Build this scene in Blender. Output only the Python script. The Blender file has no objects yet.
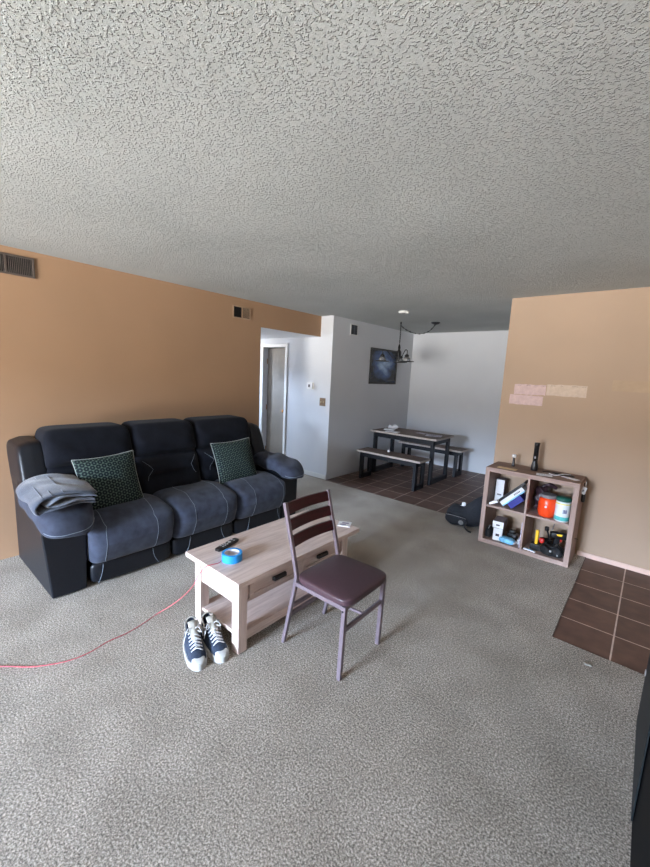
import bpy, bmesh, math, random
from mathutils import Vector, Matrix, Euler
random.seed(7)
C = bpy.context.scene.collection
PI = math.pi
SC = bpy.context.scene

# ------------------------------------------------------------------ materials
MATS = {}
def new_mat(name):
    m = bpy.data.materials.new(name); m.use_nodes = True
    nt = m.node_tree; b = nt.nodes['Principled BSDF']
    return m, nt, b
def N(nt, t, **kw):
    n = nt.nodes.new(t)
    for k, v in kw.items(): setattr(n, k, v)
    return n
def lin(c):
    return tuple((x/12.92 if x <= .04045 else ((x+.055)/1.055)**2.4) for x in c)
def rgb(r, g, b):
    return lin((r/255, g/255, b/255)) + (1,)
def mat(name, col, rough=.5, metal=0, nscale=40, namt=.06, bump=0, bscale=None, bdist=.002, spec=None, stretch=None, sheen=0):
    """plain procedural paint / plastic / fabric with a mild noise in colour and bump"""
    if name in MATS: return MATS[name]
    m, nt, b = new_mat(name)
    tc = N(nt, 'ShaderNodeTexCoord'); mp = N(nt, 'ShaderNodeMapping')
    if stretch: mp.inputs['Scale'].default_value = stretch
    nt.links.new(tc.outputs['Object'], mp.inputs[0])
    no = N(nt, 'ShaderNodeTexNoise'); no.inputs['Scale'].default_value = nscale; no.inputs['Detail'].default_value = 4
    nt.links.new(mp.outputs[0], no.inputs[0])
    cr = N(nt, 'ShaderNodeValToRGB')
    c = col
    cr.color_ramp.elements[0].position = .3; cr.color_ramp.elements[1].position = .7
    cr.color_ramp.elements[0].color = tuple(max(0, x*(1-namt*2)) for x in c[:3]) + (1,)
    cr.color_ramp.elements[1].color = tuple(min(1, x*(1+namt*2)) for x in c[:3]) + (1,)
    nt.links.new(no.outputs['Fac'], cr.inputs[0]); nt.links.new(cr.outputs[0], b.inputs['Base Color'])
    b.inputs['Roughness'].default_value = rough; b.inputs['Metallic'].default_value = metal
    if spec is not None: b.inputs['Specular IOR Level'].default_value = spec
    if sheen: b.inputs['Sheen Weight'].default_value = sheen
    if bump:
        n2 = N(nt, 'ShaderNodeTexNoise'); n2.inputs['Scale'].default_value = bscale or nscale; n2.inputs['Detail'].default_value = 3
        nt.links.new(mp.outputs[0], n2.inputs[0])
        bp = N(nt, 'ShaderNodeBump'); bp.inputs['Strength'].default_value = bump; bp.inputs['Distance'].default_value = bdist
        nt.links.new(n2.outputs['Fac'], bp.inputs['Height']); nt.links.new(bp.outputs[0], b.inputs['Normal'])
    MATS[name] = m; return m

def carpet_mat():
    m, nt, b = new_mat('carpet_pile')
    tc = N(nt, 'ShaderNodeTexCoord')
    n1 = N(nt, 'ShaderNodeTexNoise'); n1.inputs['Scale'].default_value = 125; n1.inputs['Detail'].default_value = 5; n1.inputs['Roughness'].default_value = .85
    n2 = N(nt, 'ShaderNodeTexNoise'); n2.inputs['Scale'].default_value = 3.2; n2.inputs['Detail'].default_value = 6
    for n in (n1, n2): nt.links.new(tc.outputs['Object'], n.inputs[0])
    cr = N(nt, 'ShaderNodeValToRGB'); e = cr.color_ramp.elements
    e[0].position = .38; e[0].color = rgb(60, 55, 49); e[1].position = .62; e[1].color = rgb(234, 224, 211)
    x = cr.color_ramp.elements.new(.5); x.color = rgb(154, 144, 132)
    nt.links.new(n1.outputs['Fac'], cr.inputs[0])
    c2 = N(nt, 'ShaderNodeValToRGB'); c2.color_ramp.elements[0].position = .35; c2.color_ramp.elements[1].position = .65
    c2.color_ramp.elements[0].color = (.80, .79, .77, 1); c2.color_ramp.elements[1].color = (1.05, 1.05, 1.05, 1)
    nt.links.new(n2.outputs['Fac'], c2.inputs[0])
    mx = N(nt, 'ShaderNodeMix', data_type='RGBA', blend_type='MULTIPLY'); mx.inputs[0].default_value = 1
    nt.links.new(cr.outputs[0], mx.inputs[6]); nt.links.new(c2.outputs[0], mx.inputs[7])
    nt.links.new(mx.outputs[2], b.inputs['Base Color'])
    b.inputs['Roughness'].default_value = 1; b.inputs['Specular IOR Level'].default_value = .05
    b.inputs['Sheen Weight'].default_value = .15
    bp = N(nt, 'ShaderNodeBump'); bp.inputs['Strength'].default_value = .9; bp.inputs['Distance'].default_value = .012
    nt.links.new(n1.outputs['Fac'], bp.inputs['Height']); nt.links.new(bp.outputs[0], b.inputs['Normal'])
    return m
def popcorn_mat():
    m, nt, b = new_mat('popcorn_plaster')
    tc = N(nt, 'ShaderNodeTexCoord')
    v = N(nt, 'ShaderNodeTexVoronoi'); v.inputs['Scale'].default_value = 95; v.inputs['Randomness'].default_value = 1
    n1 = N(nt, 'ShaderNodeTexNoise'); n1.inputs['Scale'].default_value = 150; n1.inputs['Detail'].default_value = 5; n1.inputs['Roughness'].default_value = .7
    n3 = N(nt, 'ShaderNodeTexNoise'); n3.inputs['Scale'].default_value = 1.5
    for n in (n1, n3, v): nt.links.new(tc.outputs['Object'], n.inputs[0])
    mm = N(nt, 'ShaderNodeMath', operation='SUBTRACT'); nt.links.new(n1.outputs['Fac'], mm.inputs[0])
    ms = N(nt, 'ShaderNodeMath', operation='MULTIPLY'); ms.inputs[1].default_value = .55
    nt.links.new(v.outputs['Distance'], ms.inputs[0]); nt.links.new(ms.outputs[0], mm.inputs[1])
    n2 = N(nt, 'ShaderNodeTexNoise'); n2.inputs['Scale'].default_value = 105; n2.inputs['Detail'].default_value = 2; n2.inputs['Roughness'].default_value = .5; nt.links.new(tc.outputs['Object'], n2.inputs[0])
    r2_ = N(nt, 'ShaderNodeMapRange'); r2_.interpolation_type = 'SMOOTHSTEP'; r2_.inputs[1].default_value = .50; r2_.inputs[2].default_value = .66; nt.links.new(n2.outputs['Fac'], r2_.inputs[0])
    a2 = N(nt, 'ShaderNodeMath', operation='MULTIPLY_ADD'); a2.inputs[1].default_value = .35; nt.links.new(mm.outputs[0], a2.inputs[0]); nt.links.new(r2_.outputs[0], a2.inputs[2]); mm = a2
    cr = N(nt, 'ShaderNodeValToRGB'); e = cr.color_ramp.elements
    e[0].position = .3; e[0].color = rgb(177, 181, 180); e[1].position = .7; e[1].color = rgb(187, 191, 190)
    nt.links.new(n3.outputs['Fac'], cr.inputs[0]); nt.links.new(cr.outputs[0], b.inputs['Base Color'])
    b.inputs['Roughness'].default_value = .95; b.inputs['Specular IOR Level'].default_value = .1
    bp = N(nt, 'ShaderNodeBump'); bp.inputs['Strength'].default_value = 1; bp.inputs['Distance'].default_value = .005
    nt.links.new(mm.outputs[0], bp.inputs['Height']); nt.links.new(bp.outputs[0], b.inputs['Normal'])
    return m
def tile_mat(name, ox, oy):
    m, nt, b = new_mat(name)
    tc = N(nt, 'ShaderNodeTexCoord'); mp = N(nt, 'ShaderNodeMapping'); mp.inputs['Location'].default_value = (-ox, -oy, 0)
    nt.links.new(tc.outputs['Object'], mp.inputs[0])
    br = N(nt, 'ShaderNodeTexBrick'); br.offset = 0; br.squash = 1
    br.inputs['Scale'].default_value = 1; br.inputs['Brick Width'].default_value = .31; br.inputs['Row Height'].default_value = .31
    br.inputs['Mortar Size'].default_value = .0045; br.inputs['Mortar Smooth'].default_value = .1; br.inputs['Bias'].default_value = 0
    br.inputs['Color1'].default_value = rgb(86, 64, 56); br.inputs['Color2'].default_value = rgb(98, 73, 63)
    br.inputs['Mortar'].default_value = rgb(196, 180, 170)
    nt.links.new(mp.outputs[0], br.inputs[0])
    no = N(nt, 'ShaderNodeTexNoise'); no.inputs['Scale'].default_value = 9; no.inputs['Detail'].default_value = 6
    nt.links.new(tc.outputs['Object'], no.inputs[0])
    c2 = N(nt, 'ShaderNodeValToRGB'); c2.color_ramp.elements[0].color = (.7, .68, .66, 1); c2.color_ramp.elements[1].color = (1.15, 1.1, 1.05, 1)
    c2.color_ramp.elements[0].position = .3; c2.color_ramp.elements[1].position = .7
    nt.links.new(no.outputs['Fac'], c2.inputs[0])
    mx = N(nt, 'ShaderNodeMix', data_type='RGBA', blend_type='MULTIPLY'); mx.inputs[0].default_value = 1
    nt.links.new(br.outputs['Color'], mx.inputs[6]); nt.links.new(c2.outputs[0], mx.inputs[7]); nt.links.new(mx.outputs[2], b.inputs['Base Color'])
    b.inputs['Roughness'].default_value = .5
    bp = N(nt, 'ShaderNodeBump'); bp.inputs['Strength'].default_value = .6; bp.inputs['Distance'].default_value = .003; bp.invert = True
    nt.links.new(br.outputs['Fac'], bp.inputs['Height']); nt.links.new(bp.outputs[0], b.inputs['Normal'])
    return m
def wood_mat(name, c1, c2, axis=1, rough=.55, scale=6):
    """plank grain stretched along one axis"""
    m, nt, b = new_mat(name)
    tc = N(nt, 'ShaderNodeTexCoord'); mp = N(nt, 'ShaderNodeMapping')
    s = [scale*3]*3; s[axis] = scale*.25; mp.inputs['Scale'].default_value = s
    nt.links.new(tc.outputs['Object'], mp.inputs[0])
    no = N(nt, 'ShaderNodeTexNoise'); no.inputs['Scale'].default_value = 2.2; no.inputs['Detail'].default_value = 8; no.inputs['Roughness'].default_value = .65; no.inputs['Distortion'].default_value = .6
    nt.links.new(mp.outputs[0], no.inputs[0])
    cr = N(nt, 'ShaderNodeValToRGB'); cr.color_ramp.elements[0].position = .32; cr.color_ramp.elements[1].position = .68
    cr.color_ramp.elements[0].color = c1; cr.color_ramp.elements[1].color = c2
    nt.links.new(no.outputs['Fac'], cr.inputs[0]); nt.links.new(cr.outputs[0], b.inputs['Base Color'])
    b.inputs['Roughness'].default_value = rough; b.inputs['Specular IOR Level'].default_value = .3
    bp = N(nt, 'ShaderNodeBump'); bp.inputs['Strength'].default_value = .15; bp.inputs['Distance'].default_value = .002
    nt.links.new(no.outputs['Fac'], bp.inputs['Height']); nt.links.new(bp.outputs[0], b.inputs['Normal'])
    return m
def hex_fabric_mat():
    m, nt, b = new_mat('geometric_print')
    tc = N(nt, 'ShaderNodeTexCoord'); sp = N(nt, 'ShaderNodeSeparateXYZ'); nt.links.new(tc.outputs['Object'], sp.inputs[0])
    tot = None
    for ang in (30, 90, 150):
        a = math.radians(ang)
        mx_ = N(nt, 'ShaderNodeMath', operation='MULTIPLY'); mx_.inputs[1].default_value = math.cos(a)*185
        mz_ = N(nt, 'ShaderNodeMath', operation='MULTIPLY'); mz_.inputs[1].default_value = math.sin(a)*185
        nt.links.new(sp.outputs[0], mx_.inputs[0]); nt.links.new(sp.outputs[2], mz_.inputs[0])
        ad = N(nt, 'ShaderNodeMath', operation='ADD'); nt.links.new(mx_.outputs[0], ad.inputs[0]); nt.links.new(mz_.outputs[0], ad.inputs[1])
        cs = N(nt, 'ShaderNodeMath', operation='COSINE'); nt.links.new(ad.outputs[0], cs.inputs[0])
        if tot is None: tot = cs
        else:
            t = N(nt, 'ShaderNodeMath', operation='ADD'); nt.links.new(tot.outputs[0], t.inputs[0]); nt.links.new(cs.outputs[0], t.inputs[1]); tot = t
    ma = N(nt, 'ShaderNodeMapRange'); ma.inputs[1].default_value = -1.5; ma.inputs[2].default_value = 3
    nt.links.new(tot.outputs[0], ma.inputs[0])
    cr = N(nt, 'ShaderNodeValToRGB'); e = cr.color_ramp.elements; cr.color_ramp.interpolation = 'LINEAR'
    e[0].position = .0; e[0].color = rgb(78, 93, 85); e[1].position = 1; e[1].color = rgb(70, 84, 78)
    for p, c in ((.075, rgb(74, 89, 82)), (.15, rgb(24, 33, 36)), (.80, rgb(24, 31, 35)), (.9, rgb(76, 90, 86))):
        x = cr.color_ramp.elements.new(p); x.color = c
    nt.links.new(ma.outputs[0], cr.inputs[0]); nt.links.new(cr.outputs[0], b.inputs['Base Color'])
    b.inputs['Roughness'].default_value = .9; b.inputs['Specular IOR Level'].default_value = .15
    return m
def picture_mat():
    m, nt, b = new_mat('night_print')
    tc = N(nt, 'ShaderNodeTexCoord'); mp = N(nt, 'ShaderNodeMapping'); mp.inputs['Scale'].default_value = (1, 4.5, 9)
    nt.links.new(tc.outputs['Object'], mp.inputs[0])
    no = N(nt, 'ShaderNodeTexNoise'); no.inputs['Scale'].default_value = 1; no.inputs['Detail'].default_value = 5
    nt.links.new(mp.outputs[0], no.inputs[0])
    gr = N(nt, 'ShaderNodeTexGradient', gradient_type='SPHERICAL'); m2 = N(nt, 'ShaderNodeMapping'); m2.inputs['Scale'].default_value = (1, 2.6, 3.4); m2.inputs['Location'].default_value = (0, 0, -.2)
    nt.links.new(tc.outputs['Object'], m2.inputs[0]); nt.links.new(m2.outputs[0], gr.inputs[0])
    mu = N(nt, 'ShaderNodeMath', operation='MULTIPLY'); nt.links.new(no.outputs['Fac'], mu.inputs[0]); 
    ad = N(nt, 'ShaderNodeMath', operation='ADD'); ad.inputs[1].default_value = .25; nt.links.new(gr.outputs['Fac'], ad.inputs[0]); nt.links.new(ad.outputs[0], mu.inputs[1])
    cr = N(nt, 'ShaderNodeValToRGB'); e = cr.color_ramp.elements
    e[0].position = .12; e[0].color = rgb(24, 30, 40); e[1].position = .62; e[1].color = rgb(170, 196, 226)
    x = cr.color_ramp.elements.new(.3); x.color = rgb(66, 92, 138)
    nt.links.new(mu.outputs[0], cr.inputs[0]); nt.links.new(cr.outputs[0], b.inputs['Base Color'])
    b.inputs['Roughness'].default_value = .25
    return m

M = dict(
    carpet=carpet_mat(), popcorn=popcorn_mat(),
    tile_entry=tile_mat('brown_entry_tile', .006-.31*20, 2.70-.31*20), tile_dining=tile_mat('brown_dining_tile', -1.84-.31*20, 4.36-.31*20),
    orange=mat('apricot_wall_paint', rgb(166, 133, 104), .85, nscale=1.3, namt=.02, bump=.25, bscale=160, bdist=.002, spec=.4),
    peach=mat('lit_apricot_wall_paint', rgb(165, 143, 123), .85, nscale=1.3, namt=.02, bump=.25, bscale=160, bdist=.002, spec=.4),  # the apricot paint again, with window light put into its colour
    white=mat('white_wall_paint', rgb(202, 204, 208), .8, nscale=1.5, namt=.012, bump=.25, bscale=160, bdist=.002, spec=.4),
    trim=mat('white_trim_paint', rgb(214, 214, 212), .5, nscale=20, namt=.01),
    pinktrim=mat('pink_beige_trim', rgb(206, 176, 162), .6, nscale=20, namt=.03),
    door=mat('taupe_door_paint', rgb(122, 114, 104), .6, nscale=8, namt=.03),
    brass=mat('aged_brass', rgb(150, 105, 62), .4, .8),
    leather=mat('black_leather', rgb(12, 16, 24), .42, nscale=60, namt=.1, bump=.25, bscale=120, bdist=.002, spec=.4),
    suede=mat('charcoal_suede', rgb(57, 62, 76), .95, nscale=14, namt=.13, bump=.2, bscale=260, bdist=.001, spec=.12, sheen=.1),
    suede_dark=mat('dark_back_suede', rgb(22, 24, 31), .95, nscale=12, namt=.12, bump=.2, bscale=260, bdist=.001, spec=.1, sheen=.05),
    stitch=mat('pale_thread', rgb(118, 128, 140), .8),
    piping=mat('white_piping', rgb(170, 176, 174), .8),
    hexa=hex_fabric_mat(),
    blanket=mat('grey_fleece', rgb(72, 79, 92), 1, nscale=50, namt=.1, bump=.5, bscale=180, bdist=.003, spec=.05, sheen=.4),
    blanket_l=mat('pale_fleece_hem', rgb(106, 114, 128), 1, nscale=50, namt=.1, bump=.5, bscale=180, bdist=.003, spec=.05, sheen=.4),
    oak=wood_mat('whitewashed_oak', rgb(180, 160, 152), rgb(214, 197, 189), 1),
    oakx=wood_mat('whitewashed_oak_cross', rgb(180, 160, 152), rgb(214, 197, 189), 0),
    oakz=wood_mat('whitewashed_oak_upright', rgb(180, 160, 152), rgb(214, 197, 189), 2),
    shelfw=wood_mat('greyed_oak', rgb(140, 117, 108), rgb(170, 147, 137), 0),
    shelfz=wood_mat('greyed_oak_upright', rgb(140, 117, 108), rgb(170, 147, 137), 2),
    shelftop=wood_mat('greyed_oak_top', rgb(104, 82, 70), rgb(142, 116, 102), 0),
    walnut=wood_mat('grey_walnut_top', rgb(84, 71, 66), rgb(126, 108, 100), 0),
    walnut_edge=mat('pale_board_edge', rgb(176, 164, 154), .6),
    blackmetal=mat('black_powder_coat', rgb(22, 24, 30), .5, .2),
    chairmetal=mat('mauve_grey_metal', rgb(120, 108, 116), .42, .35, nscale=30, namt=.05),
    cherry=wood_mat('dark_cherry_wood', rgb(38, 12, 18), rgb(70, 18, 28), 1, .35),
    vinyl=mat('brown_vinyl', rgb(68, 48, 55), .42, nscale=90, namt=.05, bump=.15, bscale=300, bdist=.001),
    black=mat('black_plastic', rgb(20, 20, 22), .35), blackm=mat('matt_black', rgb(17, 18, 21), .8, bump=.3, bscale=90, bdist=.004),
    gloss=mat('gloss_black', rgb(6, 7, 9), .6, spec=.08), greyreflection=mat('painted_grey_reflection', rgb(24, 29, 31), .5, spec=.15),
    silver=mat('silver_plastic', rgb(190, 192, 196), .3, .6),
    bluetape=mat('blue_painters_tape', rgb(28, 140, 214), .55), tapecore=mat('pale_card_core', rgb(205, 205, 215), .8),
    paper=mat('white_paper', rgb(222, 222, 224), .8, namt=.02), pink=mat('pink_masking_paper', rgb(192, 168, 166), .85, nscale=25, namt=.05),
    cream=mat('cream_masking_paper', rgb(190, 172, 156), .85, nscale=25, namt=.04), tanpatch=mat('tan_paint_patch', rgb(168, 145, 121), .85, nscale=9, namt=.03),
    beigep=mat('beige_card', rgb(200, 178, 140), .8), ink=mat('dark_ink', rgb(60, 50, 60), .8),
    canvas=mat('navy_canvas', rgb(36, 48, 66), .9, nscale=90, namt=.12, bump=.3, bscale=400, bdist=.001),
    rubber=mat('white_rubber', rgb(168, 170, 168), .6), lace=mat('white_lace', rgb(182, 184, 186), .85), lining=mat('cream_lining', rgb(150, 148, 140), .9),
    redcord=mat('red_cord_sheath', rgb(196, 74, 90), .7),
    navy=mat('navy_nylon', rgb(16, 20, 29), .8, nscale=60, namt=.2, bump=.4, bscale=60, bdist=.006), greypatch=mat('grey_patch', rgb(120, 122, 124), .8),
    orangejar=mat('orange_plastic', rgb(232, 72, 30), .25, namt=.03), grey=mat('grey_plastic', rgb(120, 118, 122), .4),
    tub=mat('white_tub', rgb(214, 222, 224), .35, namt=.02), teal=mat('teal_band', rgb(78, 178, 176), .4), green=mat('dark_green_lid', rgb(24, 84, 72), .4),
    yellow=mat('yellow_plastic', rgb(236, 186, 30), .4), red=mat('red_plastic', rgb(196, 40, 34), .4),
    blue=mat('cobalt_card', rgb(24, 28, 128), .5), lightblue=mat('pale_blue_film', rgb(120, 184, 220), .3, nscale=25, namt=.2),
    maroon=mat('maroon_plastic_film', rgb(56, 38, 46), .35, nscale=30, namt=.3, bump=.6, bscale=40, bdist=.01), boxgrey=mat('grey_carton', rgb(128, 116, 120), .7), navyink=mat('navy_ink', rgb(36, 52, 120), .6),
    yellowp=mat('yellow_ink', rgb(214, 200, 90), .5),
    picture=picture_mat(), ventgrey=mat('vent_grey', rgb(92, 82, 76), .5, .2), ventdark=mat('vent_dark', rgb(24, 22, 22), .9), ventbeige=mat('vent_beige', rgb(168, 140, 114), .6),
    glass=None, subedge=mat('dirty_tile_edge', rgb(96, 82, 74), .9, nscale=60, namt=.3),
)
def glass_mat():
    m, nt, b = new_mat('frosted_glass')
    b.inputs['Transmission Weight'].default_value = .8; b.inputs['Roughness'].default_value = .2; b.inputs['Base Color'].default_value = rgb(220, 222, 224)
    return m
M['glass'] = glass_mat()

# ------------------------------------------------------------------ helpers
ORG = {}
def thing(name, label, cat, loc=(0, 0, 0), rotz=0, group=None):
    o = bpy.data.objects.new(name, None); C.objects.link(o); o.empty_display_size = .1
    o.location = loc; o.rotation_euler = (0, 0, rotz); o['label'] = label; o['category'] = cat
    if group: o['group'] = group
    return o
def tag(o, label, cat, group=None):
    o['label'] = label; o['category'] = cat
    if group: o['group'] = group
    return o
def obj(name, bm, m, parent=None, smooth=False, bevel=0, world=False, label=None, autos=None, loc=None):
    """links a bmesh as one mesh object; world=True: verts are in world space and get moved to the parent's base"""
    me = bpy.data.meshes.new(name)
    bmesh.ops.recalc_face_normals(bm, faces=bm.faces)
    if world and parent is not None:
        off = Vector((0, 0, 0)); q = parent
        while q is not None: off += Vector(q.location); q = q.parent
        bmesh.ops.translate(bm, verts=bm.verts, vec=-off)
    if loc is not None: bmesh.ops.translate(bm, verts=bm.verts, vec=-Vector(loc))
    bm.to_mesh(me); bm.free()
    o = bpy.data.objects.new(name, me); C.objects.link(o)
    if loc is not None: o.location = loc
    for mm in (m if isinstance(m, (list, tuple)) else [m]): me.materials.append(mm)
    if parent is not None: o.parent = parent
    if smooth: me.polygons.foreach_set('use_smooth', [True]*len(me.polygons))
    if bevel:
        md = o.modifiers.new('bevel', 'BEVEL'); md.width = bevel; md.segments = 3; md.limit_method = 'ANGLE'; md.angle_limit = math.radians(40)
        me.polygons.foreach_set('use_smooth', [True]*len(me.polygons))
        w = o.modifiers.new('wn', 'WEIGHTED_NORMAL'); w.keep_sharp = True
    if label: o['label'] = label
    return o
def struct(name, bm, m, bevel=0, parent=None, smooth=False):
    o = obj(name, bm, m, parent, bevel=bevel, smooth=smooth)
    if parent is None: o['kind'] = 'structure'
    return o
def BM(): return bmesh.new()
def box(bm, lo, hi, mi=0):
    v = [bm.verts.new((x, y, z)) for z in (lo[2], hi[2]) for y in (lo[1], hi[1]) for x in (lo[0], hi[0])]
    fs = [(0, 1, 3, 2), (4, 6, 7, 5), (0, 4, 5, 1), (2, 3, 7, 6), (0, 2, 6, 4), (1, 5, 7, 3)]
    for f in fs:
        F = bm.faces.new([v[i] for i in f]); F.material_index = mi
    return bm
def hexa(bm, pts, mi=0):
    """8 points: bottom 4 ccw, top 4 ccw"""
    v = [bm.verts.new(p) for p in pts]
    for f in ((3, 2, 1, 0), (4, 5, 6, 7), (0, 1, 5, 4), (1, 2, 6, 5), (2, 3, 7, 6), (3, 0, 4, 7)):
        F = bm.faces.new([v[i] for i in f]); F.material_index = mi
    return bm
def bar(bm, a, b, w, d=None, up=(0, 0, 1)):
    """square section bar from a to b"""
    a = Vector(a); b = Vector(b); d = d or w
    t = (b-a).normalized(); u = Vector(up)
    if abs(t.dot(u)) > .98: u = Vector((1, 0, 0))
    s = t.cross(u).normalized(); n = s.cross(t).normalized()
    p = []
    for c in (a, b):
        for sx, sy in ((-1, -1), (1, -1), (1, 1), (-1, 1)):
            p.append(c + s*sx*w/2 + n*sy*d/2)
    return hexa(bm, p)
def polybar(bm, pts, w, d):
    """rectangular section swept along a polyline in the XZ plane (w along Y, d across)"""
    rings = []
    n = len(pts); P = [Vector(p) for p in pts]
    for i in range(n):
        t = ((P[min(i+1, n-1)]-P[i]).normalized() + (P[i]-P[max(i-1, 0)]).normalized()).normalized()
        s = Vector((0, 1, 0)); q = t.cross(s).normalized()
        rings.append([bm.verts.new(P[i] + s*a*w/2 + q*b*d/2) for a, b in ((-1, -1), (1, -1), (1, 1), (-1, 1))])
    for i in range(n-1):
        for k in range(4):
            bm.faces.new((rings[i][k], rings[i][(k+1) % 4], rings[i+1][(k+1) % 4], rings[i+1][k]))
    bm.faces.new(rings[0]); bm.faces.new(rings[-1][::-1])
    return bm
def tube(bm, pts, r, seg=8, closed=False, mi=0):
    P = [Vector(p) for p in pts]; n = len(P); rings = []
    rr = r if isinstance(r, (list, tuple)) else [r]*n
    prev = None
    for i in range(n):
        if closed: t = (P[(i+1) % n]-P[i-1]).normalized()
        else: t = (P[min(i+1, n-1)]-P[max(i-1, 0)]).normalized()
        if prev is None:
            u = Vector((0, 0, 1)) if abs(t.z) < .9 else Vector((1, 0, 0))
            s = t.cross(u).normalized()
        else:
            s = (prev - t*prev.dot(t)).normalized()
        prev = s; q = t.cross(s)
        rings.append([bm.verts.new(P[i] + (s*math.cos(2*PI*k/seg) + q*math.sin(2*PI*k/seg))*rr[i]) for k in range(seg)])
    for i in range(n if closed else n-1):
        a, b = rings[i], rings[(i+1) % n]
        for k in range(seg):
            F = bm.faces.new((a[k], a[(k+1) % seg], b[(k+1) % seg], b[k])); F.material_index = mi
    if not closed:
        bm.faces.new(rings[0][::-1]).material_index = mi; bm.faces.new(rings[-1]).material_index = mi
    return bm
def lathe(bm, prof, seg=28, c=(0, 0, 0), mi=0):
    """prof: (r, z) from bottom to top"""
    rings = []
    for r, z in prof:
        rings.append([bm.verts.new((c[0]+max(r, 1e-5)*math.cos(2*PI*k/seg), c[1]+max(r, 1e-5)*math.sin(2*PI*k/seg), c[2]+z)) for k in range(seg)])
    for i in range(len(rings)-1):
        for k in range(seg):
            F = bm.faces.new((rings[i][k], rings[i][(k+1) % seg], rings[i+1][(k+1) % seg], rings[i+1][k])); F.material_index = mi
    bm.faces.new(rings[0][::-1]).material_index = mi; bm.faces.new(rings[-1]).material_index = mi
    return bm
def softmap(p, k):
    m = max(abs(p[0]), abs(p[1]), abs(p[2]))
    n = (abs(p[0])**k + abs(p[1])**k + abs(p[2])**k)**(1/k)
    return [q*m/n for q in p] if n else list(p)
def softbox(bm, c, h, k=6, n=18, fn=None):
    idx = {}
    def vert(i, j, l):
        key = (i, j, l)
        if key not in idx:
            p = softmap((2*i/n-1, 2*j/n-1, 2*l/n-1), k)
            q = Vector((p[0]*h[0], p[1]*h[1], p[2]*h[2]))
            if fn: q = Vector(fn(q, p))
            idx[key] = bm.verts.new(q + Vector(c))
        return idx[key]
    for s in (0, n):
        for a in range(n):
            for b in range(n):
                for perm in ((0, 1, 2), (1, 2, 0), (2, 0, 1)):
                    def mk(u, v):
                        t = [0, 0, 0]; t[perm[0]] = s; t[perm[1]] = u; t[perm[2]] = v; return vert(*t)
                    bm.faces.new((mk(a, b), mk(a+1, b), mk(a+1, b+1), mk(a, b+1)))
    return bm
def spline(pts, n=8, closed=False):
    P = [Vector(p) for p in pts]; out = []; m = len(P)
    rng = range(m) if closed else range(m-1)
    for i in rng:
        if closed: p0, p1, p2, p3 = P[i-1], P[i], P[(i+1) % m], P[(i+2) % m]
        else: p0, p1, p2, p3 = P[max(i-1, 0)], P[i], P[i+1], P[min(i+2, m-1)]
        for s in range(n):
            t = s/n
            out.append(.5*((2*p1) + (p2-p0)*t + (2*p0-5*p1+4*p2-p3)*t*t + (3*p1-p0-3*p2+p3)*t**3))
    if not closed: out.append(P[-1])
    return out
def xform(bm, mat4):
    bmesh.ops.transform(bm, matrix=mat4, verts=bm.verts); return bm

# ------------------------------------------------------------------ camera
H = 1.6; pitch, roll, yaw, fpx = .153654356, .0460848789, -.702063843, 384.396
cp, sp_, cy_, sy_ = math.cos(pitch), math.sin(pitch), math.cos(yaw), math.sin(yaw)
fwd = Vector((sy_*cp, cy_*cp, -sp_)); rt = Vector((cy_, -sy_, 0)); up = rt.cross(fwd)
r2 = math.cos(roll)*rt + math.sin(roll)*up; u2 = -math.sin(roll)*rt + math.cos(roll)*up
cam = bpy.data.cameras.new('camera'); co = bpy.data.objects.new('camera', cam); C.objects.link(co)
mw = Matrix((r2, u2, -fwd)).transposed().to_4x4(); mw.translation = Vector((0, 0, H)); co.matrix_world = mw
cam.sensor_fit = 'HORIZONTAL'; cam.sensor_width = 36; cam.lens = fpx/650*36; cam.clip_start = .05
SC.camera = co

# ------------------------------------------------------------------ the room
CH = 2.435; XL = -3.84; YH = 4.39; XD = -3.65; YB = 6.8; XN = -1.22; YR = 4.26; YW = -5.0; XR = 2.3; T = .12
bm = BM(); box(bm, (-6.2, YW-.6, -.12), (XR+.2, YB+.2, -.012)); struct('floor', bm, mat('subfloor', rgb(110, 100, 92), .9))
bm = BM(); box(bm, (-6.2, YW, -.012), (-.295, 4.36, 0)); box(bm, (-.295, YW, -.012), (XR, 2.70, 0)); struct('floor', bm, M['carpet'])
bm = BM(); box(bm, (-.295, 2.70, -.012), (XR, YR, -.004)); struct('floor', bm, M['tile_entry'])
bm = BM(); box(bm, (XD, 4.36, -.012), (XN+.02, YB, -.004)); struct('floor', bm, M['tile_dining'])
bm = BM(); box(bm, (-6.2, YW-T, CH), (XR+T, YB+T, CH+.12)); struct('ceiling', bm, M['popcorn'])
bm = BM(); box(bm, (-6.2, 3.23, 2.14), (XL-T, YH, 2.24)); struct('ceiling', bm, M['white'])
def xw(y): return -3.826 - .0150*(y-.7)
bm = BM()
for (a, c, z) in ((YW, 3.23, 0), (3.23, YH, 2.14)):
    hexa(bm, [(XL-T, a, z), (xw(a), a, z), (xw(c), c, z), (XL-T, c, z), (XL-T, a, CH), (xw(a), a, CH), (xw(c), c, CH), (XL-T, c, CH)])
for f in bm.faces:
    if f.calc_center_median().z < 2.15 and f.calc_center_median().y > 3.3: f.material_index = 1
    if abs(f.calc_center_median().y-3.23) < .01: f.material_index = 0
struct('wall_left', bm, [M['orange'], M['white']])
DX0, DX1, DZ = -5.16, -4.62, 2.0
bm = BM(); box(bm, (-6.2, YH, 0), (DX0, YH+T, CH)); box(bm, (DX0, YH, DZ), (DX1, YH+T, CH)); box(bm, (DX1, YH, 0), (XD, YH+T, CH)); struct('wall_hall', bm, M['white'])
bm = BM(); box(bm, (-6.2, 3.11, 0), (XL-T, 3.23, 2.24)); struct('wall_hall_near', bm, M['white'])
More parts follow.
